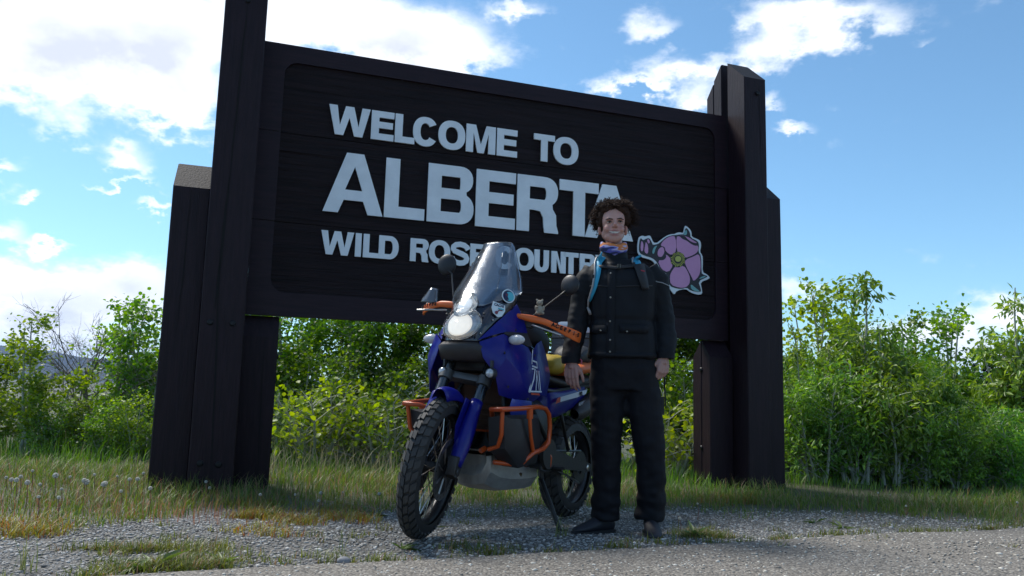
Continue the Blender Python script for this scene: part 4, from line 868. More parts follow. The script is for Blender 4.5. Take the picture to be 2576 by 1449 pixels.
# ---- luggage behind the seat (things of their own)
def lug(name, secs, m, label, cat, e=3):
    o = hull(name, secs, m, par=None, e=e); return o
def world_hull(name, secs, m, label, cat, e=3, par=None):
    rings = []
    for x, yh, z0, z1, yc in secs:
        zc = (z0+z1)/2; hz_ = (z1-z0)/2; rings.append([BM @ Vector((x, yc+yh*math.copysign(abs(math.cos(g))**(2/e), math.cos(g)), zc+hz_*math.copysign(abs(math.sin(g))**(2/e), math.sin(g)))) for g in [2*math.pi*j/16 for j in range(16)]])
    b = MB(); b.loft(rings); o = b.build(name, m, par, smooth=True); bake(o, [('SUBSURF', dict(levels=2))]); displace(o, lambda p, n: .006*noise.noise(p*22)+.003*noise.noise(p*50)); o.data.polygons.foreach_set('use_smooth', [True]*len(o.data.polygons)); return tag(o, label, cat)
m_yb = mat('yellow_drybag', (.42, .29, .015), .5, bump=(25, .3, (1, 1, 1), .004)); m_ob = mat('orange_bag', (.65, .14, .03), .5, bump=(25, .5, (1, 1, 1), .006)); m_case = mat('case_grey', (.03, .032, .04), .45, bump=(6, .3, (1, 1, 14), .02))
world_hull('yellow_bag', [(.60, .05, .90, .96, .06), (.57, .09, .885, .99, .06), (.45, .10, .885, 1.03, .06), (.38, .08, .90, 1.0, .06)], m_yb, 'yellow roll bag strapped on the motorcycle behind the tank', 'bag')
world_hull('orange_bag', [(.42, .14, .885, .93, .06), (.36, .20, .89, .985, .04), (.05, .21, .94, 1.02, .03), (-.12, .18, .95, 1.0, .03)], m_ob, 'orange bag lying flat on the motorcycle seat beside the hand of the man', 'bag')
world_hull('helmet_bag', [(.30, .08, .98, 1.02, .10), (.26, .12, .97, 1.09, .08), (.14, .13, .98, 1.12, .08), (.06, .09, 1.0, 1.08, .08)], m_seat, 'black bundle with a strap on top of the orange bag', 'bag')
tc_ = empty('top_case', BM); tag(tc_, 'grey ribbed top case on the tail of the motorcycle behind the man', 'case')
b = MB(); b.box((-.28, -.02, 1.12), (.36, .42, .26), ch=.03); b.build('shell', m_case, tc_, smooth=True, auto=40)
b = MB()
for z in (1.03, 1.08, 1.19): b.box((-.28, -.02, z), (.375, .435, .012), ch=.004)
b.build('rib', m_blk, tc_)
b = MB(); b.box((-.28, -.02, 1.285), (.30, .36, .05), ch=.02); b.box((-.10, .03, 1.27), (.012, .08, .09), ch=.004); b.build('lid', mat('case_white', (.55, .6, .66), .35), tc_, smooth=True, auto=40)
b = MB(); b.tube([(.30, .14, 1.03), (.28, .19, 1.0), (.30, .20, .93), (.36, .20, .90)], .012, 6, flat=.3); b.xf(lambda p: BM @ p); tag(b.build('webbing_strap', mat('pink_strap', (.35, .05, .10), .7)), 'pink and black webbing strap over the black bundle on the seat', 'strap')
# ---- teddy bear on the left hand guard
m_bear = mat('plush', (.34, .30, .24), .95, bump=(220, 1, (1, 1, 1), .003), vary=(30, (.26, .22, .17), (1, 1, 1)))
gpos = BM @ ST((1.17, .285, 1.205)); tb_ = empty('teddy_bear', Matrix.Translation(gpos) @ Matrix.Rotation(R(8), 4, 'Z')); tag(tb_, 'small beige plush bear sitting on the orange hand guard', 'toy')
b = MB()
for c_, r_ in [((0, 0, .022), (.021, .018, .026)), ((0, -.002, .062), (.0185, .017, .0165)), ((-.015, 0, .078), (.007, .004, .007)), ((.015, 0, .078), (.007, .004, .007)), ((0, -.016, .058), (.008, .008, .007)), ((-.016, -.014, .006), (.009, .018, .009)), ((.016, -.014, .006), (.009, .018, .009)), ((-.021, -.006, .034), (.007, .009, .016)), ((.021, -.006, .034), (.007, .009, .016)), ((-.016, -.02, .038), (.006, .01, .006))]: b.ell(c_, r_, 12, 8)
o = b.build('plush_body', m_bear, tb_); fuse(o, .0028, 3)
b = MB(); b.ell((-.007, -.0175, .066), (.002, .002, .002), 6, 4); b.ell((.007, -.0175, .066), (.002, .002, .002), 6, 4); b.ell((0, -.024, .060), (.003, .002, .002), 6, 4); b.build('face', m_gap, tb_)
# ================================================================= MAN
PZ = float(gz(.63, 4.40)); PO = Vector((.63, 4.40, PZ))
man = empty('person', loc=PO); tag(man, 'smiling man with curly dark hair in black riding suit standing beside the motorcycle', 'person')
def W3(x, y, z): return (x, y, z-PZ)          # z given as height above the road level
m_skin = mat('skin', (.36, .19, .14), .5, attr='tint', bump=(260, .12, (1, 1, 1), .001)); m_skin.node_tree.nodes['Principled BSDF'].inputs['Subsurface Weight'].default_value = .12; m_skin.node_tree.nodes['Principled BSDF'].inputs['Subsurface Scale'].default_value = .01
m_hair = mat('dark_brown_hair', (.026, .014, .010), .75, spec=.15, vary=(30, (.05, .027, .019), (1, 1, 1)))
m_jkt = mat('black_nylon', (.005, .006, .0085), .7, spec=.22, bump=(500, .4, (1, 1, 1), .0006), vary=(5, (.008, .0095, .013), (1, 1, 1)))
m_trs = mat('black_trousers', (.005, .005, .008), .75, spec=.25, bump=(400, .4, (1, 1, 1), .0008))
m_shoe = mat('dark_shoe', (.012, .013, .020), .6, bump=(150, .5, (1, 1, 1), .001)); m_sole = mat('shoe_sole', (.02, .02, .022), .8)
m_turq = mat('turquoise_strap', (.02, .30, .48), .6, bump=(300, .3, (1, 1, 1), .0006)); m_web = mat('black_webbing', (.010, .010, .012), .6); m_hose = mat('grey_hose', (.28, .29, .30), .4)
m_snap = mat('snap_brass', (.35, .32, .27), .35, .8); m_eyeb = mat('eyebrow', (.025, .015, .012), .8)
hx = -.058
b = MB(); body = b
def E(c, r, rot=None, n=20, m=14): b.ell(W3(*c), r, n, m, rot)
def T(pts, r, n=14): b.tube([W3(*p) for p in pts], r, n)
# head
E((hx, .022, 1.755), (.073, .092, .083)); E((hx, -.018, 1.745), (.066, .066, .078)); E((hx, -.022, 1.690), (.060, .058, .072)); E((hx, -.040, 1.640), (.036, .038, .034)); E((hx, .0, 1.668), (.066, .06, .046)); E((hx, -.03, 1.648), (.052, .045, .034))
E((hx-.034, -.048, 1.690), (.026, .026, .024)); E((hx+.034, -.048, 1.690), (.026, .026, .024)); E((hx, -.072, 1.744), (.050, .014, .012)); E((hx, -.060, 1.664), (.034, .024, .022))
T([(hx+.001, -.078, 1.735), (hx+.001, -.090, 1.714), (hx, -.103, 1.700)], [.008, .009, .0115], 10); E((hx-.011, -.090, 1.696), (.009, .010, .007)); E((hx+.011, -.090, 1.696), (.009, .010, .007))
T([(hx-.034, -.068, 1.680), (hx-.016, -.080, 1.6735), (hx, -.083, 1.674), (hx+.016, -.080, 1.6735), (hx+.034, -.068, 1.680)], [.003, .0045, .005, .0045, .003], 8)
T([(hx-.032, -.068, 1.674), (hx-.014, -.078, 1.652), (hx, -.081, 1.6485), (hx+.014, -.078, 1.652), (hx+.032, -.068, 1.674)], [.003, .005, .0055, .005, .003], 8)
for s_ in (1, -1): E((hx+s_*.076, .012, 1.695), (.009, .019, .030), Matrix.Rotation(R(18*s_), 3, 'Z')); 
T([(hx+.005, .012, 1.68), (hx+.012, .018, 1.58), (-.04, .03, 1.50), (-.02, .03, 1.42)], [.046, .049, .058, .08], 18)
# trunk and limbs (hidden by the clothes)
T([(-.015, .02, 1.44), (-.012, .01, 1.25), (-.008, .01, 1.05), (0, .01, .92)], [.115, .12, .115, .12], 18)
T([(-.155, .02, 1.43), (.14, .02, 1.44)], [.055, .055]); 
T([(-.175, .02, 1.43), (-.235, .02, 1.20), (-.29, -.03, .955)], [.048, .04, .028]); T([(.175, .02, 1.44), (.238, .03, 1.20), (.235, -.03, .975)], [.048, .04, .028])
T([(-.08, .01, .90), (-.082, .0, .52), (-.083, .02, .09)], [.075, .055, .036]); T([(.10, .01, .90), (.152, -.02, .52), (.165, -.0, .09)], [.075, .055, .036]); T([(-.06, .01, .9), (.08, .01, .9)], .09)
def hand(wr, D, S, P, curl=(22, 34, 28), spread=.010, sc=1.0, tcurl=.3):
    wr = Vector(wr); D = Vector(D).normalized(); S = Vector(S); S = (S-D*S.dot(D)).normalized(); P = Vector(P); P = (P-D*P.dot(D)-S*P.dot(S)).normalized()
    b.tube([W3(*(wr-D*.04)), W3(*(wr+D*.01)), W3(*(wr+D*.035))], [.026, .025, .026], 12, flat=.75)
    L_ = (.072, .080, .074, .058); K = (.088, .092, .088, .080)
    for i in range(4):
        o = S*(-.030+.020*i)*sc; k = wr+D*K[i]*sc+S*(-.033+.022*i)*sc; b.tube([W3(*(wr+o*.6)), W3(*(wr+D*.05*sc+o)), W3(*k)], [.015, .015, .0115], 10)
        a = 0; p = k; pts = [W3(*(k-D*.01))]; rr = [.0100]
        for j, (fr, cu) in enumerate(zip((.45, .31, .24), curl)):
            a += R(cu+(i*3)); d = D*math.cos(a)+P*math.sin(a)+S*(-.12+.08*i)*spread*10; p = p+d.normalized()*L_[i]*fr*sc; pts.append(W3(*p)); rr.append((.0092, .0084, .0070)[j]*(1 if i < 3 else .9))
        b.tube(pts, rr, 9); b.ell(pts[-1], (.0072,)*3, 8, 6)
    t0 = wr+D*.02*sc-S*.026*sc+P*.006; t1 = t0+(D*.75-S*.55+P*.35).normalized()*.042*sc; t2 = t1+(D*.95-S*.15+P*tcurl).normalized()*.032*sc; t3 = t2+(D+P*tcurl*1.4).normalized()*.024*sc
    b.tube([W3(*t0), W3(*t1), W3(*t2), W3(*t3)], [.016, .0115, .0105, .008], 9); b.ell(W3(*t3), (.0078,)*3, 8, 6)
    E(tuple(wr+D*.045-S*.02+P*.012), (.022, .018, .03))
hand((-.288, -.045, .925), (.02, -.10, -1), (-.85, .5, 0), (.5, .85, 0), curl=(14, 26, 24), spread=.016)
hand((.228, -.050, .965), (-.12, -.10, -1), (.80, .6, 0), (-.6, .8, 0), curl=(34, 48, 34), spread=.004, tcurl=.5)
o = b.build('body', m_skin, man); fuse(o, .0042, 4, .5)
# eye sockets, mouth opening, skin tones; shade of sockets, nostrils and mouth gap painted in
ex = (hx-.031, hx+.031); ez = (1.723, 1.726)
me = o.data; n_ = len(me.vertices); co = np.empty(n_*3); me.vertices.foreach_get('co', co); co = co.reshape(-1, 3); zz = co[:, 2]+PZ
frontm = (co[:, 1] < -.02) & (zz > 1.6) & (zz < 1.80)
def gau(cx, cz, sx, sz): return np.exp(-((co[:, 0]-cx)/sx)**2-((zz-cz)/sz)**2)*frontm
for i in (0, 1): co[:, 1] += .011*gau(ex[i], ez[i], .015, .010)
co[:, 1] += .009*gau(hx, 1.6635, .022, .0045); co[:, 1] -= .003*gau(hx-.043, 1.675, .012, .012)+.003*gau(hx+.043, 1.675, .012, .012)
co[:, 1] += .003*gau(hx-.036, 1.664, .006, .012)+.003*gau(hx+.036, 1.664, .006, .012)
me.vertices.foreach_set('co', co.ravel()); me.update()
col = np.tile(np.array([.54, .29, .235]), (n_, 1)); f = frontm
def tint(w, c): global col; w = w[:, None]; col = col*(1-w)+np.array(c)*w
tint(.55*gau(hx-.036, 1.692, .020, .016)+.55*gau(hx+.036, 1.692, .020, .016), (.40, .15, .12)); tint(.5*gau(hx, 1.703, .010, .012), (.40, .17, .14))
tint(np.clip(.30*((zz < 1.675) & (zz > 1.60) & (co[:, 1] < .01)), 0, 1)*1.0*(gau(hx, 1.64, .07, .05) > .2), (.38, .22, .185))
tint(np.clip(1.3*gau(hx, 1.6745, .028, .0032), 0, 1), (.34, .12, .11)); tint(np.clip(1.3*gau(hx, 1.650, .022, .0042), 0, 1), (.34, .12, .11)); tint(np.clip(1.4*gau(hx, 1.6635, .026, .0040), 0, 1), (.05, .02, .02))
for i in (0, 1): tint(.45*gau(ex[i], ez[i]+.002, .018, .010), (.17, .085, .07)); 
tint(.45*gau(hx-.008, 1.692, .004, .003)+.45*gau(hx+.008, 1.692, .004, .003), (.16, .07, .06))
hz_ = (zz < 1.1); col[hz_] = np.array([.36, .20, .17])
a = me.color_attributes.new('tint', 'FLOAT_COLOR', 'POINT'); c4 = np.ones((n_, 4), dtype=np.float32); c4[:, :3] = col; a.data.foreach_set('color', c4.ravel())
m_ew = mat('eye_white', (.55, .5, .48), .3); m_iris = mat('iris', (.03, .02, .015), .2); m_tooth = mat('teeth', (.68, .64, .58), .35); m_lip = mat('lip', (.34, .13, .12), .45)
for i in (0, 1):
    b = MB(); b.ell(W3(ex[i], -.0690, ez[i]), (.0126, .008, .0033), 12, 8); e_ = b.build('eye', m_ew, man, smooth=True); b = MB(); b.ell(W3(ex[i]+.001, -.0752, ez[i]), (.0056, .003, .0036), 10, 8); b.build('iris', m_iris, e_, smooth=True)
    b = MB(); s_ = -1 if i == 0 else 1; b.tube([W3(ex[i]-.014*s_*-1 if 0 else ex[i]-.013, -.0765, ez[i]+.0030), W3(ex[i], -.0790, ez[i]+.0052), W3(ex[i]+.013, -.0755, ez[i]+.0028)], [.0018, .0030, .0018], 6); b.build('eyelid', m_eyeb, man)
    b = MB(); b.tube([W3(ex[i]-.019*s_ if 1 else 0, -.0825, ez[i]+.0150), W3(ex[i], -.0860, ez[i]+.0185), W3(ex[i]+.021*s_, -.0730, ez[i]+.0140)], [.0040, .0046, .0022], 6, flat=.7); b.build('eyebrow', m_eyeb, man)
b = MB(); b.tube([W3(hx-.028, -.0712, 1.6706), W3(hx-.012, -.0785, 1.6640), W3(hx, -.0800, 1.6636), W3(hx+.012, -.0785, 1.6640), W3(hx+.028, -.0712, 1.6706)], [.0025, .005, .0058, .005, .0025], 8, flat=.9); b.build('teeth', m_tooth, man, smooth=True)
# hair: a cap of curls
g = np.random.default_rng(4); b = MB()
def capell(c, r): b.ell(W3(*c), r, 20, 14)
capell((hx, .035, 1.775), (.088, .092, .080)); capell((hx+.0, .045, 1.72), (.080, .070, .075)); capell((hx-.03, -.01, 1.812), (.055, .06, .034)); capell((hx+.035, -.01, 1.808), (.055, .06, .038)); capell((hx+.075, .02, 1.775), (.035, .05, .05)); capell((hx-.07, .02, 1.76), (.03, .05, .055))
hr = b.build('hair', m_hair, man); fuse(hr, .006, 4); displace(hr, lambda p, n: .008*noise.noise(p*60)+.005*noise.noise(p*110))
b = MB(); cc_ = Vector((hx, .02, 1.765)); cnt = 0
while cnt < 1900:
    d = Vector(g.normal(0, 1, 3)).normalized()
    if d.z < -.62: continue
    fr = -d.y
    if fr > .30 and d.z < .52: continue                      # face
    if abs(d.x) > .72 and fr > .0 and d.z < .0: continue
    if d.z < -.25 and fr > -.15: continue
    p = cc_+Vector((d.x*.080, d.y*.088, d.z*.080)); out = Vector((d.x*1.1, d.y*.7-(.15 if fr > .2 else 0), d.z*.8)).normalized()
    ln = .026+.040*g.random()+(.022 if d.x > .3 and d.z > -.1 else 0)-(.010 if d.z < -.2 else 0); droop = .35 if fr > .2 else .2
    r_ = g.uniform(.005, .010); u = out.orthogonal().normalized(); v = out.cross(u); ph = g.uniform(0, 6.28); tw = g.uniform(1.0, 2.1)*(1 if g.random() > .5 else -1); pts = []
    for i in range(9):
        t = i/8; q = p+out*ln*t-Vector((0, 0, droop*ln*t*t))+(u*math.cos(ph+tw*6.28*t)+v*math.sin(ph+tw*6.28*t))*r_*min(1, t*2.5); pts.append(W3(*q))
    b.tube(pts, [.0024, .0026, .0026, .0025, .0024, .0022, .0020, .0016, .0008], 3, caps=False); cnt += 1
tag(b.build('curls', m_hair, hr, smooth=True), kind='stuff')
# jacket
def ringz(z, cx, cy, rx, ry, n=28, e=2.5, tilt=0):
    return [Vector(W3(cx+rx*math.copysign(abs(math.cos(g))**(2/e), math.cos(g)), cy+ry*math.copysign(abs(math.sin(g))**(2/e), math.sin(g)), z+tilt*rx*math.cos(g))) for g in [2*math.pi*j/n for j in range(n)]]
b = MB()
b.loft([ringz(.955, .002, .0, .196, .135), ringz(1.0, .002, .0, .193, .138), ringz(1.08, .0, .0, .186, .137), ringz(1.18, -.003, .0, .180, .138), ringz(1.30, -.006, .0, .190, .142), ringz(1.39, -.010, .005, .205, .140), ringz(1.45, -.014, .01, .200, .118), ringz(1.495, -.02, .015, .150, .095), ringz(1.52, -.03, .018, .10, .08)])
def T(pts, r, n=18, flat=1): b.tube([W3(*p) for p in pts], r, n, flat=flat)
T([(-.160, .015, 1.450), (-.205, .018, 1.39), (-.232, .020, 1.27), (-.245, .012, 1.18), (-.268, -.012, 1.07), (-.290, -.035, .95), (-.292, -.038, .925)], [.070, .072, .066, .060, .058, .052, .049])
T([(.140, .015, 1.468), (.190, .018, 1.405), (.222, .025, 1.27), (.236, .020, 1.18), (.240, -.005, 1.08), (.236, -.035, .99), (.234, -.038, .965)], [.074, .078, .070, .064, .064, .058, .054])
T([(-.06, .02, 1.50), (-.048, .018, 1.555)], [.085, .070], 22)
jk = b.build('jacket', m_jkt, man); fuse(jk, .006, 8)
def wr(p, n):
    z = p.z+PZ; ax = abs(p.x); arm = sm(.17, .22, ax); d = .0028*noise.noise(Vector((p.x*9, p.y*9, z*7)))*2
    d += arm*.0055*noise.noise(Vector((p.x*14+z*9, p.y*10, z*17)))*1.3+arm*.004*noise.noise(Vector((p.x*30, p.y*22-z*14, z*34)))
    d += (1-arm)*(.006*noise.noise(Vector((p.x*11+z*4, 2, z*13)))+.005*sm(1.1, .95, z)*math.sin(p.x*46+1.3))
    d -= .006*math.exp(-((z-1.165)/.014)**2)*(1-arm) ; d += .004*math.exp(-((z-.975)/.010)**2)*(1-arm)
    return d
displace(jk, wr)
from mathutils.bvhtree import BVHTree
jbvh = BVHTree.FromPolygons([v_.co for v_ in jk.data.vertices], [p.vertices[:] for p in jk.data.polygons])
def onj(x, z, off=.002, bv=None):
    h = (bv or jbvh).ray_cast(Vector((x, -1, z-PZ)), Vector((0, 1, 0))); return (h[0]+h[1]*off) if h[0] else Vector((x, -.14, z-PZ))
def strip(name, pts, w, m, off=.004, th=.003, par=None, sub=6, wend=None):
    """band lying on the jacket front along (x,z) points"""
    P = []
    for i in range(len(pts)-1):
        for k in range(sub): t = k/sub; P.append((pts[i][0]*(1-t)+pts[i+1][0]*t, pts[i][1]*(1-t)+pts[i+1][1]*t))
    P.append(pts[-1]); v = []; n = len(P)
    for i, (x, z) in enumerate(P):
        a = P[max(0, i-1)]; c = P[min(n-1, i+1)]; dx_, dz_ = c[0]-a[0], c[1]-a[1]; l = math.hypot(dx_, dz_); nx_, nz_ = -dz_/l, dx_/l; ww = w if wend is None else w+(wend-w)*i/(n-1)
        for s_ in (-.5, 0, .5): v.append(onj(x+nx_*ww*s_, z+nz_*ww*s_, off+(th*.6 if s_ == 0 else 0)))
    b = MB(); b.add(v, [(i*3+j, i*3+j+1, (i+1)*3+j+1, (i+1)*3+j) for i in range(n-1) for j in (0, 1)]); o = b.build(name, m, par or jk, smooth=True); bake(o, [('SOLIDIFY', dict(thickness=th, offset=0))]); return o
strip('placket', [(-.075, 1.49), (-.078, 1.40), (-.082, 1.25), (-.082, 1.12), (-.080, .965)], .045, m_jkt, .004, .004)
for z in (1.418, 1.285, 1.151, 1.05, .985): 
    b = MB(); p = onj(-.084, z, .008); b.ell(p, (.0055, .003, .0055), 10, 6); b.build('snap', m_snap, jk, smooth=True)
for x0, x1, z0, z1 in ((-.178, -.100, 1.115, 1.105), (-.035, .125, 1.120, 1.110)):
    strip('pocket_flap', [(x0, (z0+z1)/2), (x1, (z0+z1)/2)], .045, m_jkt, .007, .005)
    b = MB(); p = onj((x0*.35+x1*.65) if x0 < -.1 else x0+.04, 1.10, .015); b.ell(p, (.005, .003, .005), 8, 6); b.build('snap', m_snap, jk, smooth=True)
strip('chest_seam', [(-.19, 1.355), (-.09, 1.345)], .006, m_web, .003, .003); strip('chest_seam', [(-.07, 1.345), (.15, 1.36)], .006, m_web, .003, .003)
strip('hem_band', [(-.18, .972), (0, .968), (.18, .972)], .022, m_jkt, .003, .004)
strip('reflective_piping', [(.175, 1.392), (.215, 1.386), (.262, 1.372)], .004, m_hose, .003, .002)
for cx, cz, sgn in ((-.291, .935, -1), (.234, .975, 1)):
    b = MB(); b.tube([W3(cx, -.038, cz+.02), W3(cx, -.040, cz-.015)], [.054, .050] if sgn < 0 else [.058, .055], 20); c_ = b.build('cuff', m_jkt, jk, smooth=True, auto=50)
# collar
b = MB(); cx_, cy_ = -.050, .020
rings = []
for z, r1, r2 in ((1.505, .088, .088), (1.545, .080, .080), (1.575, .078, .078), (1.578, .072, .072), (1.55, .070, .070)):
    rings.append([Vector(W3(cx_+r1*math.cos(g), cy_+r2*math.sin(g), z-.020*max(0, -math.sin(g))+.004*math.sin(3*g))) for g in [2*math.pi*j/32 for j in range(32)]])
b.loft(rings, caps=False); b.build('collar', m_jkt, jk, smooth=True)
# neck gaiter
m_gt = mat('gaiter_print', (.3, .3, .4), .8); t_ = m_gt.node_tree; c = t_.nodes.new('ShaderNodeTexCoord'); mp = t_.nodes.new('ShaderNodeMapping'); mp.inputs['Scale'].default_value = (1, 1, 3.5); no = t_.nodes.new('ShaderNodeTexNoise'); no.inputs['Scale'].default_value = 9; no.inputs['Detail'].default_value = 1
ra = t_.nodes.new('ShaderNodeValToRGB'); ra.color_ramp.interpolation = 'CONSTANT'; cols_ = [(0, (.02, .03, .10)), (.40, (.10, .10, .40)), (.47, (.42, .40, .60)), (.53, (.55, .16, .05)), (.60, (.6, .2, .06)), (.66, (.45, .42, .6))]
while len(ra.color_ramp.elements) < len(cols_): ra.color_ramp.elements.new(.5)
for i, (p_, c_) in enumerate(cols_): ra.color_ramp.elements[i].position = p_; ra.color_ramp.elements[i].color = (*c_, 1)
t_.links.new(c.outputs['Object'], mp.inputs[0]); t_.links.new(mp.outputs[0], no.inputs['Vector']); t_.links.new(no.outputs[0], ra.inputs[0]); t_.links.new(ra.outputs[0], t_.nodes['Principled BSDF'].inputs['Base Color'])
b = MB(); rings = []
for k, (z, r_) in enumerate(((1.545, .066), (1.560, .078), (1.575, .081), (1.592, .077), (1.602, .074), (1.606, .066), (1.590, .060))):
    rings.append([Vector(W3(hx+.006+r_*1.0*math.cos(g), .008+r_*1.02*math.sin(g), z+.008-.014*max(0, -math.sin(g))**1.5+.010*abs(math.cos(g))+.004*math.sin(5*g+k))) for g in [2*math.pi*j/40 for j in range(40)]])
b.loft(rings, caps=False); gt = b.build('neck_gaiter', m_gt, man, smooth=True); displace(gt, lambda p, n: .004*noise.noise(Vector((p.x*30, p.y*30, p.z*90))))
# trousers
b = MB()
b.loft([ringz(.97, .01, .0, .178, .118), ringz(.90, .014, .0, .190, .128), ringz(.83, .014, .005, .192, .130), ringz(.78, .012, .005, .180, .12)])
def T(pts, r, n=20, flat=1): b.tube([W3(*p) for p in pts], r, n, flat=flat)
T([(-.078, .0, .86), (-.080, -.002, .70), (-.082, -.005, .52), (-.078, .005, .38), (-.078, .015, .22), (-.080, .02, .11), (-.080, .02, .075)], [.102, .098, .086, .080, .077, .077, .076])
T([(.100, .0, .86), (.125, -.008, .70), (.150, -.020, .52), (.163, -.015, .38), (.170, -.005, .27), (.164, .0, .13), (.162, .0, .075)], [.105, .100, .090, .083, .082, .077, .076])
T([(-.03, .01, .80), (.06, .01, .80)], .085); T([(-.02, .01, .70), (.07, .0, .68)], .055)
tr = b.build('trousers', m_trs, man); fuse(tr, .0065, 8)
def wt_(p, n):
    z = p.z+PZ; low = sm(.45, .12, z)
    return (.005+.006*low)*noise.noise(Vector((p.x*13, p.y*9, z*15)))*1.6+.004*noise.noise(Vector((p.x*25, p.y*14, z*30)))+low*.008*noise.noise(Vector((p.x*10+z*9, p.y*8, z*24)))
displace(tr, wt_)
b = MB(); b.box(W3(.226, -.02, .70), (.02, .006, .10)); b.tube([W3(.236, -.02, .86), W3(.243, -.02, .70)], .012, 6, flat=.3); b.build('hanging_strap', m_web, man)
# shoes
def shoe(heel, toe, name):
    h = Vector(heel); t = Vector(toe); d = (t-h).normalized(); s_ = Vector((-d.y, d.x, 0)); L_ = (t-h).length; rings = []
    for f_, w_, z1 in ((0, .028, .06), (.04, .036, .10), (.22, .042, .115), (.42, .044, .095), (.62, .047, .068), (.82, .046, .052), (.95, .034, .042), (1.0, .018, .034)):
        c_ = h+d*L_*f_; ring = []
        for j in range(14):
            g = 2*math.pi*j/14; zz_ = .012+(z1-.012)*(.5+.5*math.sin(g)) if math.sin(g) > -.5 else .012; ring.append(c_+s_*w_*math.cos(g)*(1 if math.sin(g) < .5 else .85)+Vector((0, 0, zz_+PZ-PZ)))
        rings.append(ring)
    b = MB(); b.loft(rings); o = b.build(name, m_shoe, man, smooth=True); bake(o, [('SUBSURF', dict(levels=1))]); o.data.polygons.foreach_set('use_smooth', [True]*len(o.data.polygons))
    b = MB(); rings = [[h+d*L_*f_+s_*w_*s2+Vector((0, 0, z)) for s2, z in ((-1, .0), (-1.04, .018), (1.04, .018), (1, .0))] for f_, w_ in ((-.02, .022), (.03, .038), (.25, .043), (.45, .044), (.65, .05), (.85, .047), (.97, .034), (1.02, .016))]; b.loft(rings); b.build('sole', m_sole, o, smooth=True, auto=40)
    b = MB()
    for f_ in (.36, .44, .52): c_ = h+d*L_*f_; b.tube([c_+s_*.028+Vector((0, 0, .095-(f_-.36)*.2)), c_+Vector((0, 0, .108-(f_-.36)*.22)), c_-s_*.028+Vector((0, 0, .095-(f_-.36)*.2))], .003, 5)
    b.build('lace', m_web, o)
shoe((-.035, .055, 0), (-.262, -.085, 0), 'shoe'); shoe((.170, .06, 0), (.150, -.225, 0), 'shoe')
# backpack harness
def rope(name, pts, r, m, par, off=.012, n=8):
    b = MB(); b.tube([onj(x, z, off) for x, z in pts], r, n); return b.build(name, m, par, smooth=True)
bp_ = empty('backpack', loc=PO); tag(bp_, 'turquoise hydration backpack worn by the man, its straps over both shoulders', 'backpack')
strip('shoulder_strap', [(-.118, 1.528), (-.142, 1.49), (-.150, 1.42), (-.163, 1.35), (-.188, 1.27)], .040, m_turq, .007, .006, bp_, wend=.016)
strip('shoulder_strap', [(.058, 1.520), (.070, 1.490), (.072, 1.45), (.085, 1.40)], .045, m_turq, .007, .006, bp_, wend=.03)
strip('strap_pouch', [(.075, 1.47), (.085, 1.41), (.105, 1.335)], .060, m_web, .012, .012, bp_, wend=.035)
strip('pouch_print', [(.078, 1.432), (.098, 1.428)], .007, mat('red_print', (.35, .02, .04), .6), .024, .002, bp_)
strip('chest_strap', [(-.150, 1.462), (-.06, 1.452), (.065, 1.468)], .018, m_web, .010, .003, bp_)
b = MB(); p = onj(-.035, 1.458, .014); b.box(p, (.026, .006, .026), ch=.002); b.build('buckle', m_web, bp_); b = MB(); b.tube([p+Vector((-.008, -.006, -.010)), p+Vector((-.008, -.006, .010)), p+Vector((.006, -.006, .010)), p+Vector((.006, -.006, -.010))], .0012, 4, closed=True); b.build('buckle_edge', m_snap, bp_)
rope('drinking_hose', [(-.118, 1.533), (-.140, 1.515), (-.156, 1.48), (-.160, 1.42), (-.168, 1.35), (-.182, 1.28), (-.188, 1.235)], .0055, m_hose, bp_, .018)
b = MB(); b.tube([onj(-.188, 1.240, .02), onj(-.192, 1.215, .02), onj(-.194, 1.200, .02)], [.006, .009, .008], 10); b.build('mouthpiece', m_hose, bp_, smooth=True)
rope('drinking_hose', [(.042, 1.470), (.040, 1.490), (.046, 1.510), (.060, 1.520)], .0045, m_hose, bp_, .018)
b = MB(); p = onj(-.168, 1.40, .022); b.box(p, (.016, .008, .018), ch=.002); p = onj(.045, 1.468, .02); b.box(p, (.016, .008, .02), ch=.002); b.build('clip', m_web, bp_)
b = MB(); b.box(W3(-.01, .20, 1.26), (.27, .14, .44), ch=.05); b.build('pack_body', mat('pack_blue', (.02, .12, .34), .6, bump=(200, .3, (1, 1, 1), .001)), bp_, smooth=True, auto=60)
b = MB(); b.tube([W3(.165, .06, 1.28), W3(.172, .0, 1.18), W3(.172, .05, 1.08)], .014, 8, flat=.4); b.build('side_strap', mat('blue_web', (.015, .07, .35), .6), bp_)
for o_ in bp_.children: pass
for o_ in [q for q in bp_.children]:
    pass
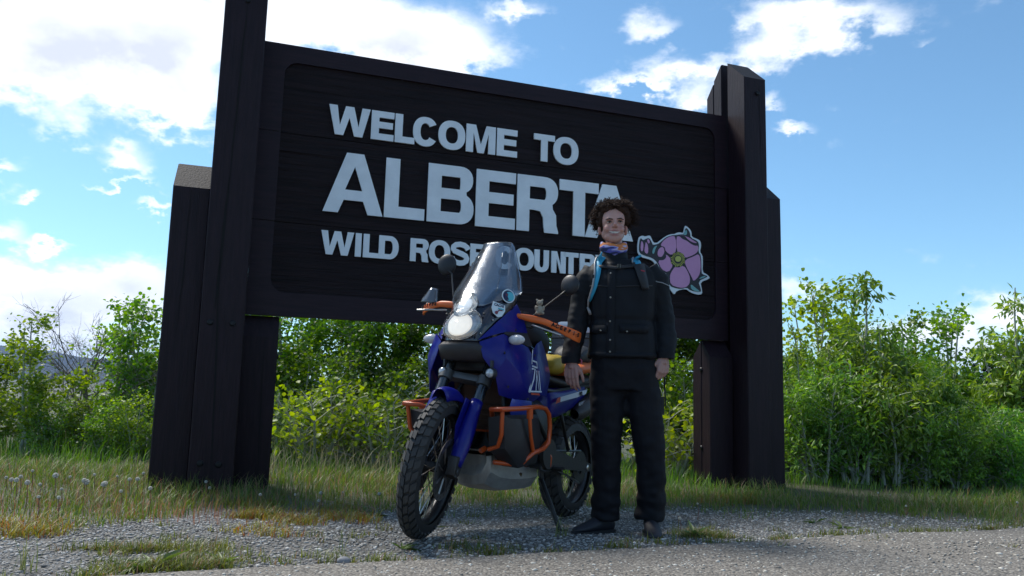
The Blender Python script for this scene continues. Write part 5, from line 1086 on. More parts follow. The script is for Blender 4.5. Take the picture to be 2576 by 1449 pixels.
# ================================================================= VEGETATION
m_leafA = mat('aspen_leaf', (.07, .13, .03), .42, attr='tint', trans=.48)
m_leafW = mat('poplar_leaf', (.09, .13, .04), .38, attr='tint', trans=.45)
m_barkP = mat('pale_bark', (.27, .28, .22), .7, vary=(14, (.46, .47, .40), (1, 1, .25)), bump=(30, .4, (1, 1, .3), .003))
m_barkD = mat('grey_twig', (.13, .11, .10), .8, vary=(10, (.25, .22, .2), (1, 1, .3)))
m_needle = mat('spruce_needles', (.012, .026, .016), .6, attr='tint')
def unit(v): return v/(np.linalg.norm(v, axis=-1, keepdims=True)+1e-9)
def leaf_mesh(name, C, Dn, Nn, L_, W_, cols, m, kind='round'):
    """one folded leaf per centre; C centres, Dn direction, Nn normal"""
    n = len(C); S_ = unit(np.cross(Dn, Nn)); Nn = unit(np.cross(S_, Dn))
    L_ = L_[:, None]; W_ = W_[:, None]
    if kind == 'round':
        P = [C, C+Dn*L_*.32+S_*W_*.5+Nn*W_*.10, C+Dn*L_*.72+S_*W_*.42+Nn*W_*.08, C+Dn*L_-Nn*L_*.08, C+Dn*L_*.72-S_*W_*.42+Nn*W_*.08, C+Dn*L_*.32-S_*W_*.5+Nn*W_*.10]
        q = np.stack(P, 1).reshape(-1, 3); b = np.arange(n)[:, None]*6
        F_ = np.concatenate([b+[0, 1, 2, 3], b+[0, 3, 4, 5]]); k = 6
    else:
        P = [C, C+Dn*L_*.4+S_*W_*.5+Nn*W_*.15, C+Dn*L_-Nn*L_*.18, C+Dn*L_*.4-S_*W_*.5+Nn*W_*.15]
        q = np.stack(P, 1).reshape(-1, 3); b = np.arange(n)[:, None]*4
        F_ = np.concatenate([b+[0, 1, 2], b+[0, 2, 3]]); k = 4
    me = bpy.data.meshes.new(name); me.vertices.add(len(q)); me.vertices.foreach_set('co', q.astype(np.float32).ravel())
    kk = F_.shape[1]; me.loops.add(F_.size); me.loops.foreach_set('vertex_index', F_.astype(np.int32).ravel()); me.polygons.add(len(F_))
    me.polygons.foreach_set('loop_start', np.arange(0, F_.size, kk, dtype=np.int32)); me.polygons.foreach_set('loop_total', np.full(len(F_), kk, dtype=np.int32))
    a = me.color_attributes.new('tint', 'FLOAT_COLOR', 'POINT'); c4 = np.ones((len(q), 4), dtype=np.float32); c4[:, :3] = np.repeat(cols, k, 0); a.data.foreach_set('color', c4.ravel())
    me.update(calc_edges=True); me.materials.append(m); return me
def sapling(seed, h, w, nstem, nleaf, kind='round', size=.045, cA=(.085, .19, .022), cB=(.24, .38, .05), lowest=.08, top=True):
    """returns (stem mesh, leaf mesh): several rising stems, side twigs, leaves along the twigs"""
    g = np.random.default_rng(seed); b = MB(); C = []; Dr = []
    for s in range(nstem):
        a = g.uniform(0, 6.28); r0 = g.uniform(0, .12)*w; hh = h*(1 if s == 0 else g.uniform(.55, .95)); lean = (0 if s == 0 else g.uniform(.1, .42))*w
        n = 9; pts = []; ph = g.uniform(0, 6)
        for i in range(n):
            t = i/(n-1); pts.append(np.array([r0*math.cos(a)+lean*math.cos(a)*t**1.2+.02*h*math.sin(ph+t*5), r0*math.sin(a)+lean*math.sin(a)*t**1.2+.02*h*math.cos(ph+t*4.3), hh*t]))
        rad = .012+.0065*hh
        b.tube(pts, [rad*(1-.85*i/(n-1))+.0015 for i in range(n)], 6)
        ntw = int(11+9*hh)
        for k in range(ntw):
            t = lowest+(1-lowest)*g.random()**.85; f_ = t*(n-1); i = min(int(f_), n-2); p = pts[i]+(pts[i+1]-pts[i])*(f_-i)
            ta = g.uniform(0, 6.28); ln = w*(.16+.34*(1-t)**.6)*g.uniform(.6, 1.3); up = g.uniform(.25, .95)
            d = unit(np.array([math.cos(ta), math.sin(ta), up])); q1 = p+d*ln*.5+np.array([0, 0, .01]); q2 = p+d*ln+np.array([0, 0, -.04*ln])
            b.tube([p, q1, q2], [rad*.35*(1-t*.6)+.001, .0028, .0012], 3, caps=False)
            m_ = max(3, int(nleaf/(nstem*ntw)*g.uniform(.6, 1.4)))
            for j in range(m_):
                s_ = g.uniform(.15, 1.05); c_ = p+(q2-p)*s_+g.normal(0, .055*w*.6+.012, 3)
                if c_[2] < .03: continue
                C.append(c_); Dr.append(unit(d*.5+g.normal(0, .7, 3)+np.array([0, 0, -.25 if kind == 'round' else -.75])))
        for j in range(8 if top else 0):
            c_ = pts[-1]+g.normal(0, .02, 3)-np.array([0, 0, g.uniform(0, .12)]); C.append(c_); Dr.append(unit(g.normal(0, .6, 3)+np.array([0, 0, -.2])))
    C = np.array(C); Dr = unit(np.array(Dr)); n = len(C); N_ = unit(g.normal(0, .75, (n, 3))+np.array([0, 0, .9]))
    L_ = size*g.uniform(.65, 1.25, n); W_ = L_*(g.uniform(.8, 1.05, n) if kind == 'round' else g.uniform(.3, .42, n))
    t = g.random(n)[:, None]**1.3; cols = np.array(cA)*(1-t)+np.array(cB)*t
    # clumps of slightly different leaf colour
    cl = np.array([noise.noise(Vector((c*3).tolist())) for c in C])[:, None]; cols = np.clip(cols*(1+.35*cl), .004, 1)
    me = leaf_mesh('foliage', C, Dr, N_, L_, W_, cols, m_leafA if kind == 'round' else m_leafW, kind)
    o = b.build('stem', m_barkP); sme = o.data; bpy.data.objects.remove(o); return sme, me
def place(name, protos, x, y, sc, rz, label, cat, group, zs=1.0):
    sme, lme = protos; z = float(gz(x, y))-.02
    e = empty(name, Matrix.Translation((x, y, z)) @ Matrix.Rotation(rz, 4, 'Z') @ Matrix.Diagonal((sc, sc, sc*zs, 1))); tag(e, label, cat, group)
    for nm, me in (('stem', sme), ('foliage', lme)):
        o = bpy.data.objects.new(nm, me); COL.objects.link(o); o.parent = e
    return e
ASP = [sapling(11+i, 1.9, 1.1, 3+i % 3, 2700, 'round', .047) for i in range(4)]
BSH = [sapling(31+i, 1.25, 1.25, 7, 2900, 'round', .046, (.08, .18, .022), (.23, .37, .045), .05) for i in range(3)]
POP = [sapling(51+i, 2.0, .85, 4+i % 2, 3200, 'long', .085, (.09, .21, .03), (.24, .38, .07)) for i in range(4)]
PSH = [sapling(71+i, 1.4, 1.1, 7, 3600, 'long', .078, (.08, .20, .028), (.21, .36, .06), .04) for i in range(3)]
TAL = [sapling(91+i, 3.1, 1.6, 4, 6200, 'round', .05, (.055, .145, .02), (.17, .30, .04), .1) for i in range(3)]
LOW = [sapling(111+i, .62, .8, 7, 700, 'round', .04, (.12, .22, .025), (.27, .38, .05), .02, False) for i in range(2)]
def xat(px, y): return (px-1288)/1957.13*y
def ztop(px, py, y): return CH+((724.5+257.8+(px-1288)*.0277)-py)/1957.13*y
k = 0
# (px of the stem in the photograph turned into a bearing, distance, top height, kind, words)
LEFT = [(15, 8.6, 850, 'A', 'cut by the left edge of the picture'), (115, 8.3, 800, 'A', 'with a tall loose leafy top left of the bare grey shrub'), (165, 8.1, 990, 'B', 'round and low just left of the bare grey shrub'),
        (235, 8.2, 1060, 'B', 'short, in front of the bare grey shrub'), (300, 8.0, 1045, 'B', 'short, right of the bare grey shrub'), (330, 9.4, 770, 'A', 'with airy branches against the white cloud beside the left post'), (385, 8.9, 765, 'A', 'tallest, half hidden by the left sign post'),
        (360, 8.0, 960, 'B', 'dense, touching the foot of the left sign post'), (420, 9.3, 820, 'A', 'behind the low outer left post'), (-60, 8.5, 880, 'A', 'at the outermost left'), (-200, 8.8, 820, 'A', 'outside the picture at left'), (-330, 8.4, 950, 'B', 'farthest outside the picture at left'), (250, 9.9, 1060, 'B', 'in the second row below the blue ridge')]
for px, y, py, kd, w in LEFT:
    pr = (ASP if kd == 'A' else BSH)[k % (4 if kd == 'A' else 3)]; h = ztop(px, py, y)+.04; base = 1.9 if kd == 'A' else 1.25
    place('aspen_sapling' if kd == 'A' else 'leafy_shrub', pr, xat(px, y), y, (h/base)**.5 if kd == 'A' else max(.45, h/base*.82), k*1.7, ('young aspen ' if kd == 'A' else 'bright green round-leaved shrub ')+w, 'tree' if kd == 'A' else 'shrub', 'round-leaved saplings left of the sign', zs=(h/base)**.5 if kd == 'A' else 1); k += 1
MID = [(700, 9.4, 'under the left end of the board'), (790, 10.2, 'with a pale forked trunk left of the motorcycle'), (880, 9.5, 'behind the low roses left of the motorcycle'), (960, 10.6, 'with sky gaps, left of the front wheel'), (1040, 9.7, 'just left of the motorcycle'), (1130, 10.3, 'behind the headlight'), (1230, 9.8, 'behind the blue fairing'), (1330, 10.4, 'behind the motorcycle seat'),
       (1420, 9.9, 'seen between the hand guard and the man'), (1530, 10.3, 'behind the man'), (1620, 9.8, 'behind the left leg of the man'), (1700, 10.0, 'between the man and the right posts'), (1790, 10.4, 'behind the right inner post'), (640, 10.4, 'behind the left posts')]
for px, y, w in MID:
    place('aspen_tree', TAL[k % 3], xat(px, y), y, random.uniform(.86, .98), k*2.1, 'dark green aspen '+w, 'tree', 'aspens behind the board', zs=random.uniform(.9, 1)); k += 1
for px, y, w in [(730, 8.3, 'beside the left inner post'), (820, 8.0, 'amid dry stalks'), (905, 8.2, 'with yellow-green tips'), (985, 7.9, 'left of the front tyre'), (1060, 8.3, 'behind the front tyre'), (1170, 8.4, 'seen through the motorcycle frame'), (1280, 8.3, 'behind the crash bar'), (1690, 8.2, 'between the man and the right inner post'), (1730, 8.8, 'against the right inner post')]:
    place('rose_bush', LOW[k % 2], xat(px, y), y, random.uniform(1.1, 1.5), k*1.3, 'low yellow-green wild rose bush '+w, 'bush', 'low bushes under the board'); k += 1
    place('leafy_shrub', BSH[k % 3], xat(px+35, y+.7), y+.7, random.uniform(.8, 1.0), k*1.3, 'green shrub behind the rose bush '+w, 'shrub', 'shrubs under the board'); k += 1
RIGHT = [(2010, 8.7, 850, 'P', 'beside the right outer post'), (2040, 9.8, 760, 'A', 'with a dark rounded top right of the sign'), (2095, 8.5, 840, 'P', 'second from the sign, in front of the dark aspen'), (2165, 10.2, 752, 'A', 'dark and double-topped, left of the tallest poplar shoot'), (2190, 8.5, 700, 'P', 'with the tallest single shoot, right of the sign'),
         (2150, 8.2, 900, 'Q', 'with pale stems below the tallest shoot'), (2270, 8.7, 790, 'P', 'with a slim top between two dark aspens'), (2240, 8.2, 890, 'Q', 'with crossing pale stems'), (2320, 9.8, 820, 'A', 'broad and dark'), (2405, 9.5, 808, 'A', 'dark, with a ragged point against the cloud'),
         (2370, 8.6, 880, 'P', 'with a straight whitish stem'), (2320, 8.1, 960, 'Q', 'low, amid white stems'), (2400, 8.1, 1000, 'Q', 'low, near the right edge'), (2470, 8.3, 1010, 'Q', 'low, below the spruces'), (2566, 8.6, 735, 'P', 'with a tall tip at the right edge of the picture'), (2540, 8.0, 1010, 'Q', 'low at the right edge'), (2050, 8.2, 930, 'Q', 'at the foot of the right outer post'),
         (2480, 8.9, 985, 'Q', 'behind the low ones near the right edge'), (2640, 8.3, 1000, 'Q', 'just outside the picture at right'), (2760, 8.8, 900, 'P', 'second outside the picture at right'), (2900, 9.0, 850, 'A', 'third outside the picture at right'), (3050, 8.6, 900, 'Q', 'farthest outside the picture at right'), (2100, 9.1, 880, 'Q', 'in the second row right of the sign'), (2230, 9.2, 850, 'Q', 'in the second row below the tall shoot'), (2340, 9.2, 900, 'Q', 'in the second row near the dark aspens'), (1985, 9.6, 880, 'P', 'half hidden by the right posts'), (2120, 8.9, 860, 'P', 'yellowish, thick with hanging leaves'), (2440, 8.8, 985, 'Q', 'pale, below the ragged aspen')]
for px, y, py, kd, w in RIGHT:
    pr = dict(P=POP, Q=PSH, A=ASP)[kd]; pr = pr[k % len(pr)]; h = ztop(px, py, y)+(.22 if kd == 'A' else .16 if py < 780 else .04); base = dict(P=2.0, Q=1.4, A=1.9)[kd]; r_ = h/base
    place(dict(P='poplar_sapling', Q='poplar_shrub', A='aspen_sapling')[kd], pr, xat(px, y), y, min(1.15, max(.55, r_)), k*1.9, dict(P='young poplar ', Q='bushy narrow-leaved poplar ', A='round-leaved aspen ')[kd]+w, 'shrub' if kd == 'Q' else 'tree', 'saplings right of the sign', zs=max(.5, r_)/min(1.15, max(.55, r_))); k += 1
# bare grey shrub
b = MB(); g = np.random.default_rng(5)
def twig(p, d, ln, r, dep):
    q = p+d*ln*.5+g.normal(0, .05*ln, 3); e = p+d*ln+g.normal(0, .06*ln, 3); b.tube([p, q, e], [r, r*.8, r*.55], 5 if dep < 2 else 3, caps=False)
    if dep < 4:
        for i in range(3 if dep else 6):
            s_ = g.uniform(.35, 1); twig(p+(e-p)*s_, unit(d+g.normal(0, .55, 3)), ln*g.uniform(.5, .8), r*.55, dep+1)
for i in range(5): twig(np.array([g.normal(0, .08), g.normal(0, .08), 0.]), unit(np.array([g.normal(0, .35), g.normal(0, .3), 1.])), .85, .017, 0)
o = b.build('dead_shrub', m_barkD); o.location = (xat(262, 9.0), 9.0, float(gz(-4.7, 9.0))); tag(o, 'bare grey leafless shrub in front of the blue ridge, left of the sign', 'shrub')
# spruces in the distance
def spruce(seed, h):
    g = np.random.default_rng(seed); b = MB(); b.tube([(0, 0, 0), (0, 0, h*.5), (0, 0, h)], [.16*h/9, .09*h/9, .01], 6); me1 = b.build('trunk', m_barkD).data; bpy.data.objects.remove(bpy.data.objects['trunk'])
    C = []; D_ = []
    for lv in range(46):
        t = lv/45; z = h*(.08+.91*t); r = h*.19*(1-t)**.85*g.uniform(.75, 1.15)+.03
        for j in range(int(9-5*t)):
            a = g.uniform(0, 6.28); d = np.array([math.cos(a), math.sin(a), -.25+.4*t])
            for s_ in np.arange(.12, 1.0, .10): C.append(np.array([0, 0, z])+d*r*s_+g.normal(0, .04, 3)); D_.append(unit(d+g.normal(0, .35, 3)))
    C = np.array(C); D_ = np.array(D_); n = len(C); cols = np.array([.012, .026, .016])*(1+g.uniform(-.4, .7, (n, 1)))
    return me1, leaf_mesh('foliage', C, D_, unit(g.normal(0, .4, (n, 3))+[0, 0, 1]), g.uniform(.25, .55, n)*h/9, g.uniform(.14, .26, n)*h/9, cols, m_needle, 'long')
SPR = [spruce(3, 9), spruce(4, 9)]
for i, (px, py, y, w) in enumerate([(2528, 862, 30, 'tallest, near the right edge'), (2488, 890, 34, 'small, left of the tall one'), (2455, 915, 40, 'thin, leftmost of the group'), (2568, 905, 34, 'at the right edge of the picture'), (2515, 940, 33, 'short, in front of the tall one'), (2435, 955, 55, 'tiny, just above the poplars')]):
    z = float(gz(xat(px, y), y)); h = ztop(px, py, y)-z; me1, me2 = SPR[i % 2]; s_ = h/9
    e = empty('spruce_tree', Matrix.Translation((xat(px, y), y, z)) @ Matrix.Diagonal((s_*1.15, s_*1.15, s_, 1))); tag(e, 'dark distant spruce '+w, 'tree', 'spruces at far right')
    for nm, me in (('trunk', me1), ('foliage', me2)):
        o = bpy.data.objects.new(nm, me); COL.objects.link(o); o.parent = e

# ---------------------------------------------------------------- grass and verge plants
m_grass = mat('grass_blades', (.06, .1, .03), .5, attr='tint', trans=.35)
def blades(name, P, H, lean, Wd, cols, label, cat='grass', seg=3, jit=.35):
    n = len(P); g = rng; a = g.uniform(0, 2*np.pi, n); d = np.stack([np.cos(a), np.sin(a), np.zeros(n)], -1); s = np.stack([-np.sin(a), np.cos(a), np.zeros(n)], -1)
    # turn blade widths roughly every way
    vs = []; ln = (lean*g.uniform(.2, 1.6, n))[:, None]; H_ = H[:, None]; W_ = Wd[:, None]
    for i in range(seg+1):
        t = i/seg; c = P+d*(ln*H_*t**2)+np.array([0, 0, 1])*H_*(t-.28*ln*t**2.5); w = W_*(1-t**1.6)*.5
        if i < seg: vs += [c-s*w, c+s*w]
        else: vs += [c]
    k = 2*seg+1; V = np.stack(vs, 1).reshape(-1, 3); b0 = np.arange(n)[:, None]*k; F_ = []
    for i in range(seg-1): F_ += [b0+[2*i, 2*i+1, 2*i+3], b0+[2*i, 2*i+3, 2*i+2]]
    F_.append(b0+[2*seg-2, 2*seg-1, 2*seg]); F_ = np.concatenate(F_)
    return bulk(name, V, F_, m_grass, np.repeat(cols, k, 0), label=label, cat=cat)
def nz(x, y, s, o=0): return np.array([noise.noise(Vector((a*s, b_*s, o))) for a, b_ in zip(x, y)])
def scatter(n, x0, x1, y0, y1, keep, clump=0):
    x = rng.uniform(x0, x1, n); y = rng.uniform(y0, y1, n)
    k_ = keep(x, y) > rng.random(n); x, y = x[k_], y[k_]
    return x, y
def colmix(n, A, B, C_=None, pc=0):
    t = rng.random(n)[:, None]; c = np.array(A)*(1-t)+np.array(B)*t
    if C_ is not None: m_ = rng.random(n) < pc; c[m_] = np.array(C_)*rng.uniform(.7, 1.2, (m_.sum(), 1))
    return c
# the gravel edge: grass begins beyond this distance (bearing dependent)
def gedge(x): return np.interp(x, [-4, -2.6, -1.9, -1.6, -1.0, -.3, .6, 1.3, 2.2, 3.2, 4.5], [3.8, 3.95, 4.35, 4.75, 5.1, 5.45, 5.65, 5.75, 5.6, 5.5, 5.6])
def onpost(x, y):
    u = (x-SO.x)*SD.x+(y-SO.y)*SD.y; q = (x-SO.x)*SN.x+(y-SO.y)*SN.y
    return ((u > -.6) & (u < .27) | (u > 4.18) & (u < 4.95)) & (q > -.46) & (q < .32)
# tall meadow grass between sign and shrubs
x, y = scatter(34000, -6.5, 7.5, 6.2, 9.4, lambda x, y: (.6+nz(x, y, 1.3)*1.3)*(1-.5*smn(8.4, 9.4, y))); k_ = ~onpost(x, y); x, y = x[k_], y[k_]
h = (.055+.20*smn(6.5, 8.0, y))*(1-.55*smn(1.6, 2.6, x))*rng.uniform(.45, 1.3, len(x))*(1+.5*nz(x, y, 1.1, 3))
blades('meadow_grass', np.stack([x, y, gz(x, y)], -1), h, .45, rng.uniform(.004, .009, len(x)), colmix(len(x), (.05, .15, .018), (.14, .27, .035), (.28, .27, .15), .05), 'tall green meadow grass around the sign posts and below the shrubs')
# short turf in front of the sign
x, y = scatter(90000, -5.5, 7, 3.8, 6.9, lambda x, y: smn(-.12, .3, y-gedge(x)+.6*nz(x, y, 1.6))*(.62+1.0*nz(x, y, 2.6, 2))); k_ = ~onpost(x, y); x, y = x[k_], y[k_]
h = (.05+.08*smn(0, 1.2, y-gedge(x)))*rng.uniform(.4, 1.6, len(x))
blades('short_grass', np.stack([x, y, gz(x, y)], -1), h, .7, rng.uniform(.003, .006, len(x)), colmix(len(x), (.06, .13, .02), (.16, .22, .04), (.30, .20, .12), .20), 'short green and brownish grass between the gravel and the sign')
# scattered tufts on the gravel, yellow green and rusty
def tufts(name, cs, label, A, B, C_, pc, hh, per, rad):
    X_, Y_, H_ = [], [], []
    for cx, cy, s_ in cs:
        n = int(per*s_); r_ = rad*math.sqrt(s_); a = rng.uniform(0, 6.28, n); q = r_*rng.random(n)**.7; X_.append(cx+q*np.cos(a)*1.5); Y_.append(cy+q*np.sin(a)*.6); H_.append(hh*rng.uniform(.35, 1.3, n)*(1-.5*q/r_))
    X_, Y_, H_ = map(np.concatenate, (X_, Y_, H_)); n = len(X_)
    return blades(name, np.stack([X_, Y_, gz(X_, Y_)], -1), H_, .9, rng.uniform(.003, .006, n), colmix(n, A, B, C_, pc), label)
rusty = []
for _ in range(46): rusty.append((*gp(rng.uniform(600, 950), rng.normal(1302, 20)), rng.uniform(.25, 1.2)))
for _ in range(16): rusty.append((*gp(rng.uniform(0, 160), rng.normal(1330, 16)), rng.uniform(.5, 1.1)))
for _ in range(18): rusty.append((*gp(rng.uniform(1740, 1900), rng.normal(1262, 8)), rng.uniform(.4, .9)))
tufts('rusty_grass', rusty, 'rusty orange and yellow grass tufts on the gravel left of the front tyre', (.15, .19, .03), (.30, .25, .05), (.30, .13, .04), .25, .085, 80, .12)
ys = []
for _ in range(95):
    xx = rng.uniform(-3.2, 4.2); ys.append((xx, redge(xx)+abs(rng.normal(0.03, .10))+.02, rng.uniform(.2, .9)))
for _ in range(28): ys.append((*gp(rng.uniform(250, 620), rng.normal(1385, 9)), rng.uniform(.4, .9)))
for _ in range(26): ys.append((*gp(rng.uniform(260, 560), rng.normal(1430, 9)), rng.uniform(.6, 1.2)))
for _ in range(12): ys.append((*gp(rng.uniform(1725, 1790), rng.normal(1352, 5)), rng.uniform(.8, 1.4)))
for _ in range(40): ys.append((*gp(rng.uniform(0, 2560), rng.uniform(1290, 1400)), rng.uniform(.15, .5)))
tufts('verge_grass', ys, 'thin yellow-green grass growing along the edge of the asphalt', (.09, .13, .025), (.17, .19, .04), (.25, .17, .09), .15, .07, 60, .085)
# tall stalks near the tyre feet
st = [(*gp(px, py), 1) for px, py in [(1410, 1345), (1425, 1350), (1400, 1352), (1185, 1300), (1215, 1298), (1240, 1295), (1265, 1300), (950, 1330), (880, 1315), (860, 1395), (1700, 1366), (60, 1440), (45, 1436), (85, 1442), (2475, 1335), (2100, 1325)]]
X_ = np.concatenate([np.full(5, a)+rng.normal(0, .012, 5) for a, b_, c in st]); Y_ = np.concatenate([np.full(5, b_)+rng.normal(0, .012, 5) for a, b_, c in st])
blades('grass_stalks', np.stack([X_, Y_, gz(X_, Y_)], -1), rng.uniform(.08, .19, len(X_)), .5, np.full(len(X_), .0045), colmix(len(X_), (.12, .17, .05), (.22, .22, .09)), 'long single grass stalks standing by the tyres and shoes')
# broad-leaved weeds by the road
m_weed = mat('weed_leaf', (.05, .10, .02), .5, attr='tint', trans=.3)
weed_me = []
for sd_ in range(3):
    g = np.random.default_rng(200+sd_); n = 11; a = g.uniform(0, 6.28, n); D_ = np.stack([np.cos(a), np.sin(a), g.uniform(.1, .9, n)], -1); D_ = unit(D_)
    weed_me.append(leaf_mesh('weed', D_*.01, D_, np.tile([0, 0, 1.], (n, 1))+g.normal(0, .2, (n, 3)), g.uniform(.05, .12, n), g.uniform(.012, .026, n), np.array([.07, .13, .03])*g.uniform(.7, 1.4, (n, 1)), m_weed, 'long'))
for i, (px, py, s_, w) in enumerate([(385, 1432, 1.3, 'largest, at the road edge bottom left'), (340, 1437, .9, 'flat, left of the largest one'), (1745, 1352, 1.2, 'bright, right of the shoes'), (1010, 1385, .9, 'at the road edge left of the front tyre'), (1090, 1330, .7, 'behind the front tyre'), (690, 1300, .9, 'amid the rusty grass'), (2120, 1330, .8, 'near the road edge at right'), (940, 1300, .9, 'left of the front tyre, tall one'), (560, 1420, .8, 'between gravel and asphalt at left'), (2050, 1318, .8, 'on the gravel right of the shoes')]):
    o = bpy.data.objects.new('weed', weed_me[i % 3]); COL.objects.link(o); x_, y_ = gp(px, py); o.location = (x_, y_, float(gz(x_, y_))+.004); o.scale = (s_,)*3; o.rotation_euler.z = i*1.3; tag(o, 'green broad-leaved weed '+w, 'weed', 'weeds on the gravel verge')
# dandelion clocks
m_fluff = mat('seed_fluff', (.62, .62, .58), .9, trans=.4); m_stalk = mat('reddish_stalk', (.22, .10, .06), .6); m_dyel = mat('dandelion_yellow', (.7, .5, .02), .6)
b = MB(); b.ell((0, 0, 0), (.006, .006, .006), 6, 4)
g = np.random.default_rng(8)
for i in range(70):
    d = unit(g.normal(0, 1, 3)); e1 = d*.021; p_ = Vector(d).orthogonal().normalized(); q_ = Vector(d).cross(p_)
    b.add([d*.005, e1+np.array(p_)*.005, e1-np.array(p_)*.005], [(0, 1, 2)]); b.add([e1+np.array(p_)*.005, e1+np.array(q_)*.005, e1-np.array(p_)*.005, e1-np.array(q_)*.005], [(0, 1, 2, 3)])
o_ = b.build('seed_head', m_fluff); fl_me = o_.data; bpy.data.objects.remove(o_)
b = MB(); b.tube([(0, 0, 0), (.008, 0, .1), (0, 0, .2)], [.0028, .0022, .002], 5); o_ = b.build('stalk', m_stalk); st_me = o_.data; bpy.data.objects.remove(o_)
dl = [(22, 1210, 1.2), (33, 1228, 1.2), (75, 1190, .8), (95, 1215, .9), (132, 1215, 1.5), (150, 1222, .8), (212, 1212, 1.6), (205, 1222, 1.3), (260, 1206, 1.5), (255, 1222, 1.4), (300, 1225, .9), (320, 1213, 1.0), (340, 1216, 1.1), (372, 1240, 1.0), (60, 1240, 1.2), (10, 1195, .9), (45, 1207, 1.0), (170, 1203, .8), (232, 1195, .8), (290, 1195, .7), (355, 1200, .8), (515, 1218, .9), (525, 1226, .9), (805, 1243, 1.0), (800, 1252, .8), (652, 1250, .8), (860, 1240, .5), (952, 1252, 1.0), (740, 1252, .7), (90, 1260, .7), (140, 1268, .8), (2210, 1236, .7), (2240, 1230, .6), (2560, 1258, .8), (1705, 1290, .8), (1710, 1301, .8), (2280, 1262, .7), (1755, 1272, .6)]
ORD = ['first', 'second', 'third', 'fourth', 'fifth', 'sixth', 'seventh', 'eighth', 'ninth', 'tenth', 'eleventh', 'twelfth', 'thirteenth', 'fourteenth', 'fifteenth', 'sixteenth', 'seventeenth', 'eighteenth', 'nineteenth', 'twentieth', 'twenty-first', 'twenty-second', 'twenty-third', 'twenty-fourth']
DW = {}
for lo, hi in ((0, 400), (400, 600), (600, 1000), (1000, 3000)):
    for r_, i in enumerate(sorted([i for i, d in enumerate(dl) if lo <= d[0] < hi], key=lambda i: dl[i][0])): DW[i] = ORD[r_]+' from the left'
for i, (px, py, s_) in enumerate(dl):
    hgt = .13*random.uniform(.7, 1.2)*(1.25 if px < 400 else .75)
    x_, y_ = gp(px, py+48*(1.25 if px < 400 else .75)); z_ = float(gz(x_, y_))
    e = empty('dandelion', loc=(x_, y_, z_)); big = 'large' if s_ > 1.25 else 'middling' if s_ >= .95 else 'small'; tag(e, big+' white dandelion clock '+DW[i]+' '+('in the grass left of the sign' if px < 400 else 'by the left posts' if px < 600 else 'left of the front tyre' if px < 1000 else 'right of the man'), 'flower', 'dandelions gone to seed '+('left of the sign' if px < 400 else 'by the left posts' if px < 600 else 'near the tyre' if px < 1000 else 'at right'))
    o = bpy.data.objects.new('stalk', st_me); COL.objects.link(o); o.parent = e; o.scale = (1, 1, hgt/.2)
    o = bpy.data.objects.new('seed_head', fl_me); COL.objects.link(o); o.parent = e; o.location = (0, 0, hgt); o.scale = (s_*.55,)*3
# rusty bare stalks among the grass at left
n = 700; x, y = rng.uniform(-4.2, -1.5, n), rng.uniform(4.2, 6, n); n = len(x)
blades('dry_stalks', np.stack([x, y, gz(x, y)], -1), rng.uniform(.05, .16, n), .25, np.full(n, .0035), colmix(n, (.22, .09, .05), (.30, .17, .09)), 'thin rust-red dandelion stalks in the grass left of the sign')
# dry pale stalks by the left posts
n = 550; px_ = rng.uniform(-2.6, -.6, n); x = px_; y = rng.uniform(6.9, 7.8, n)
blades('dead_stalks', np.stack([x, y, gz(x, y)], -1), rng.uniform(.15, .42, n), .6, np.full(n, .005), colmix(n, (.14, .15, .08), (.28, .26, .18)), 'pale dry stalks under the left end of the board')

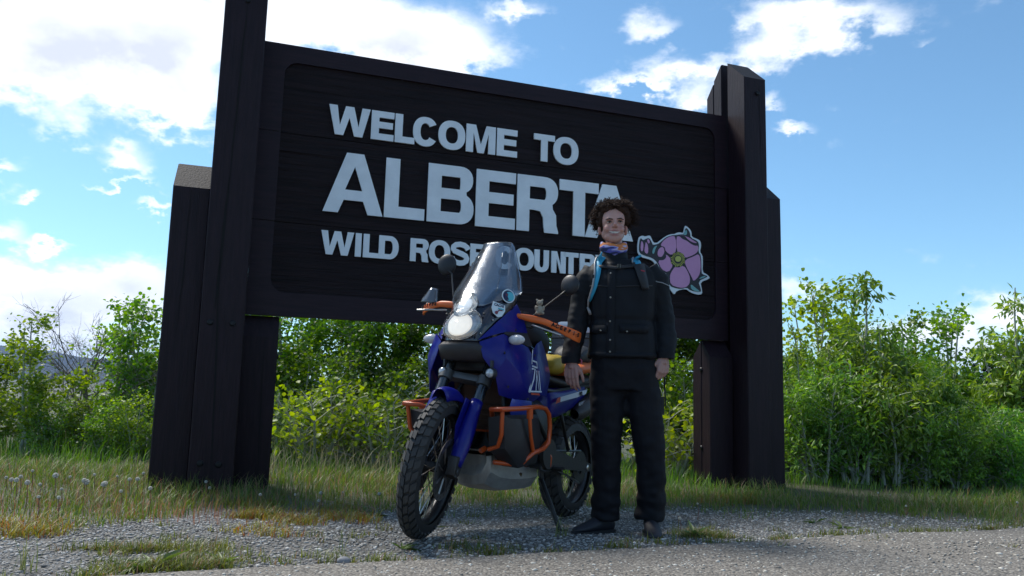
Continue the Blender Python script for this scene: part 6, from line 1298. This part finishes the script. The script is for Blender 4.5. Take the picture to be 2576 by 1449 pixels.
# ---------------------------------------------------------------- loose stones
ico = bmesh.new(); bmesh.ops.create_icosphere(ico, subdivisions=1, radius=1); iv = np.array([v_.co[:] for v_ in ico.verts]); if_ = np.array([[q.index for q in f_.verts] for f_ in ico.faces]); ico.free()
def stones(name, x, y, s, cols, m, label, sink=.3, flat=.55, dz=0.):
    n = len(x); a = rng.uniform(0, 6.28, n); sx = s*rng.uniform(.7, 1.35, n); sy = s*rng.uniform(.6, 1.1, n); sz = s*flat*rng.uniform(.6, 1.2, n)
    P = iv[None]*(1+rng.normal(0, .16, (n, 12, 1))); P = P*np.stack([sx, sy, sz], -1)[:, None]
    c, s_ = np.cos(a)[:, None], np.sin(a)[:, None]; X_ = P[..., 0]*c-P[..., 1]*s_; Y_ = P[..., 0]*s_+P[..., 1]*c
    V = np.stack([X_+x[:, None], Y_+y[:, None], P[..., 2]+(gz(x, y)+dz+sz*(1-2*sink)*.8)[:, None]], -1).reshape(-1, 3)
    return bulk(name, V, (np.arange(n)[:, None, None]*12+if_[None]).reshape(-1, 3), m, np.repeat(cols, 12, 0), label=label, cat='stones')
m_stone = mat('loose_stone', (.3, .3, .3), .8, attr='tint', bump=(200, .3, (1, 1, 1), .001))
n = 75000; x = rng.uniform(-3.4, 4.3, n); y = rng.uniform(2.9, 6.2, n); k_ = (y > redge(x)+.02) & (rng.random(n) > smn(0, .45, y-gedge(x))) & (np.abs(x) < .72*y+.15); x, y = x[k_], y[k_]; n = len(x)
pal = np.array([(.21, .205, .195), (.33, .32, .30), (.13, .128, .122), (.275, .268, .255), (.46, .45, .425), (.22, .20, .175)])
stones('gravel', x, y, rng.gamma(4, .0010, n)+.0025, pal[rng.integers(0, 6, n)]*rng.uniform(.75, 1.2, (n, 1)), m_stone, 'grey gravel of broken stone between the asphalt and the grass')
n = 9000; x = rng.uniform(-1.6, 4.4, n); y = rng.uniform(2.7, 5.2, n); k_ = (y < redge(x)-.03) & (np.abs(x) < .72*y+.15); x, y = x[k_], y[k_]; n = len(x)
pal2 = np.array([(.29, .265, .23), (.43, .40, .35), (.17, .16, .145), (.55, .52, .46)])
stones('road_chippings', x, y, rng.gamma(5, .0008, n)+.002, pal2[rng.integers(0, 4, n)]*rng.uniform(.8, 1.15, (n, 1)), m_stone, 'small pale stone chips in the asphalt surface', dz=.022, sink=.45)
b = MB(); b.ell((0, 0, 0), (.03, .024, .018), 9, 6); b.xf(lambda p: p*(1+.25*noise.noise(p*60))); o = b.build('pebble', mat('pebble_grey', (.2, .2, .21), .8, bump=(90, .4, (1, 1, 1), .002)), smooth=True); x_, y_ = gp(865, 1424); o.location = (x_, y_, float(gz(x_, y_))+.02); tag(o, 'round grey pebble at the edge of the asphalt', 'stone')
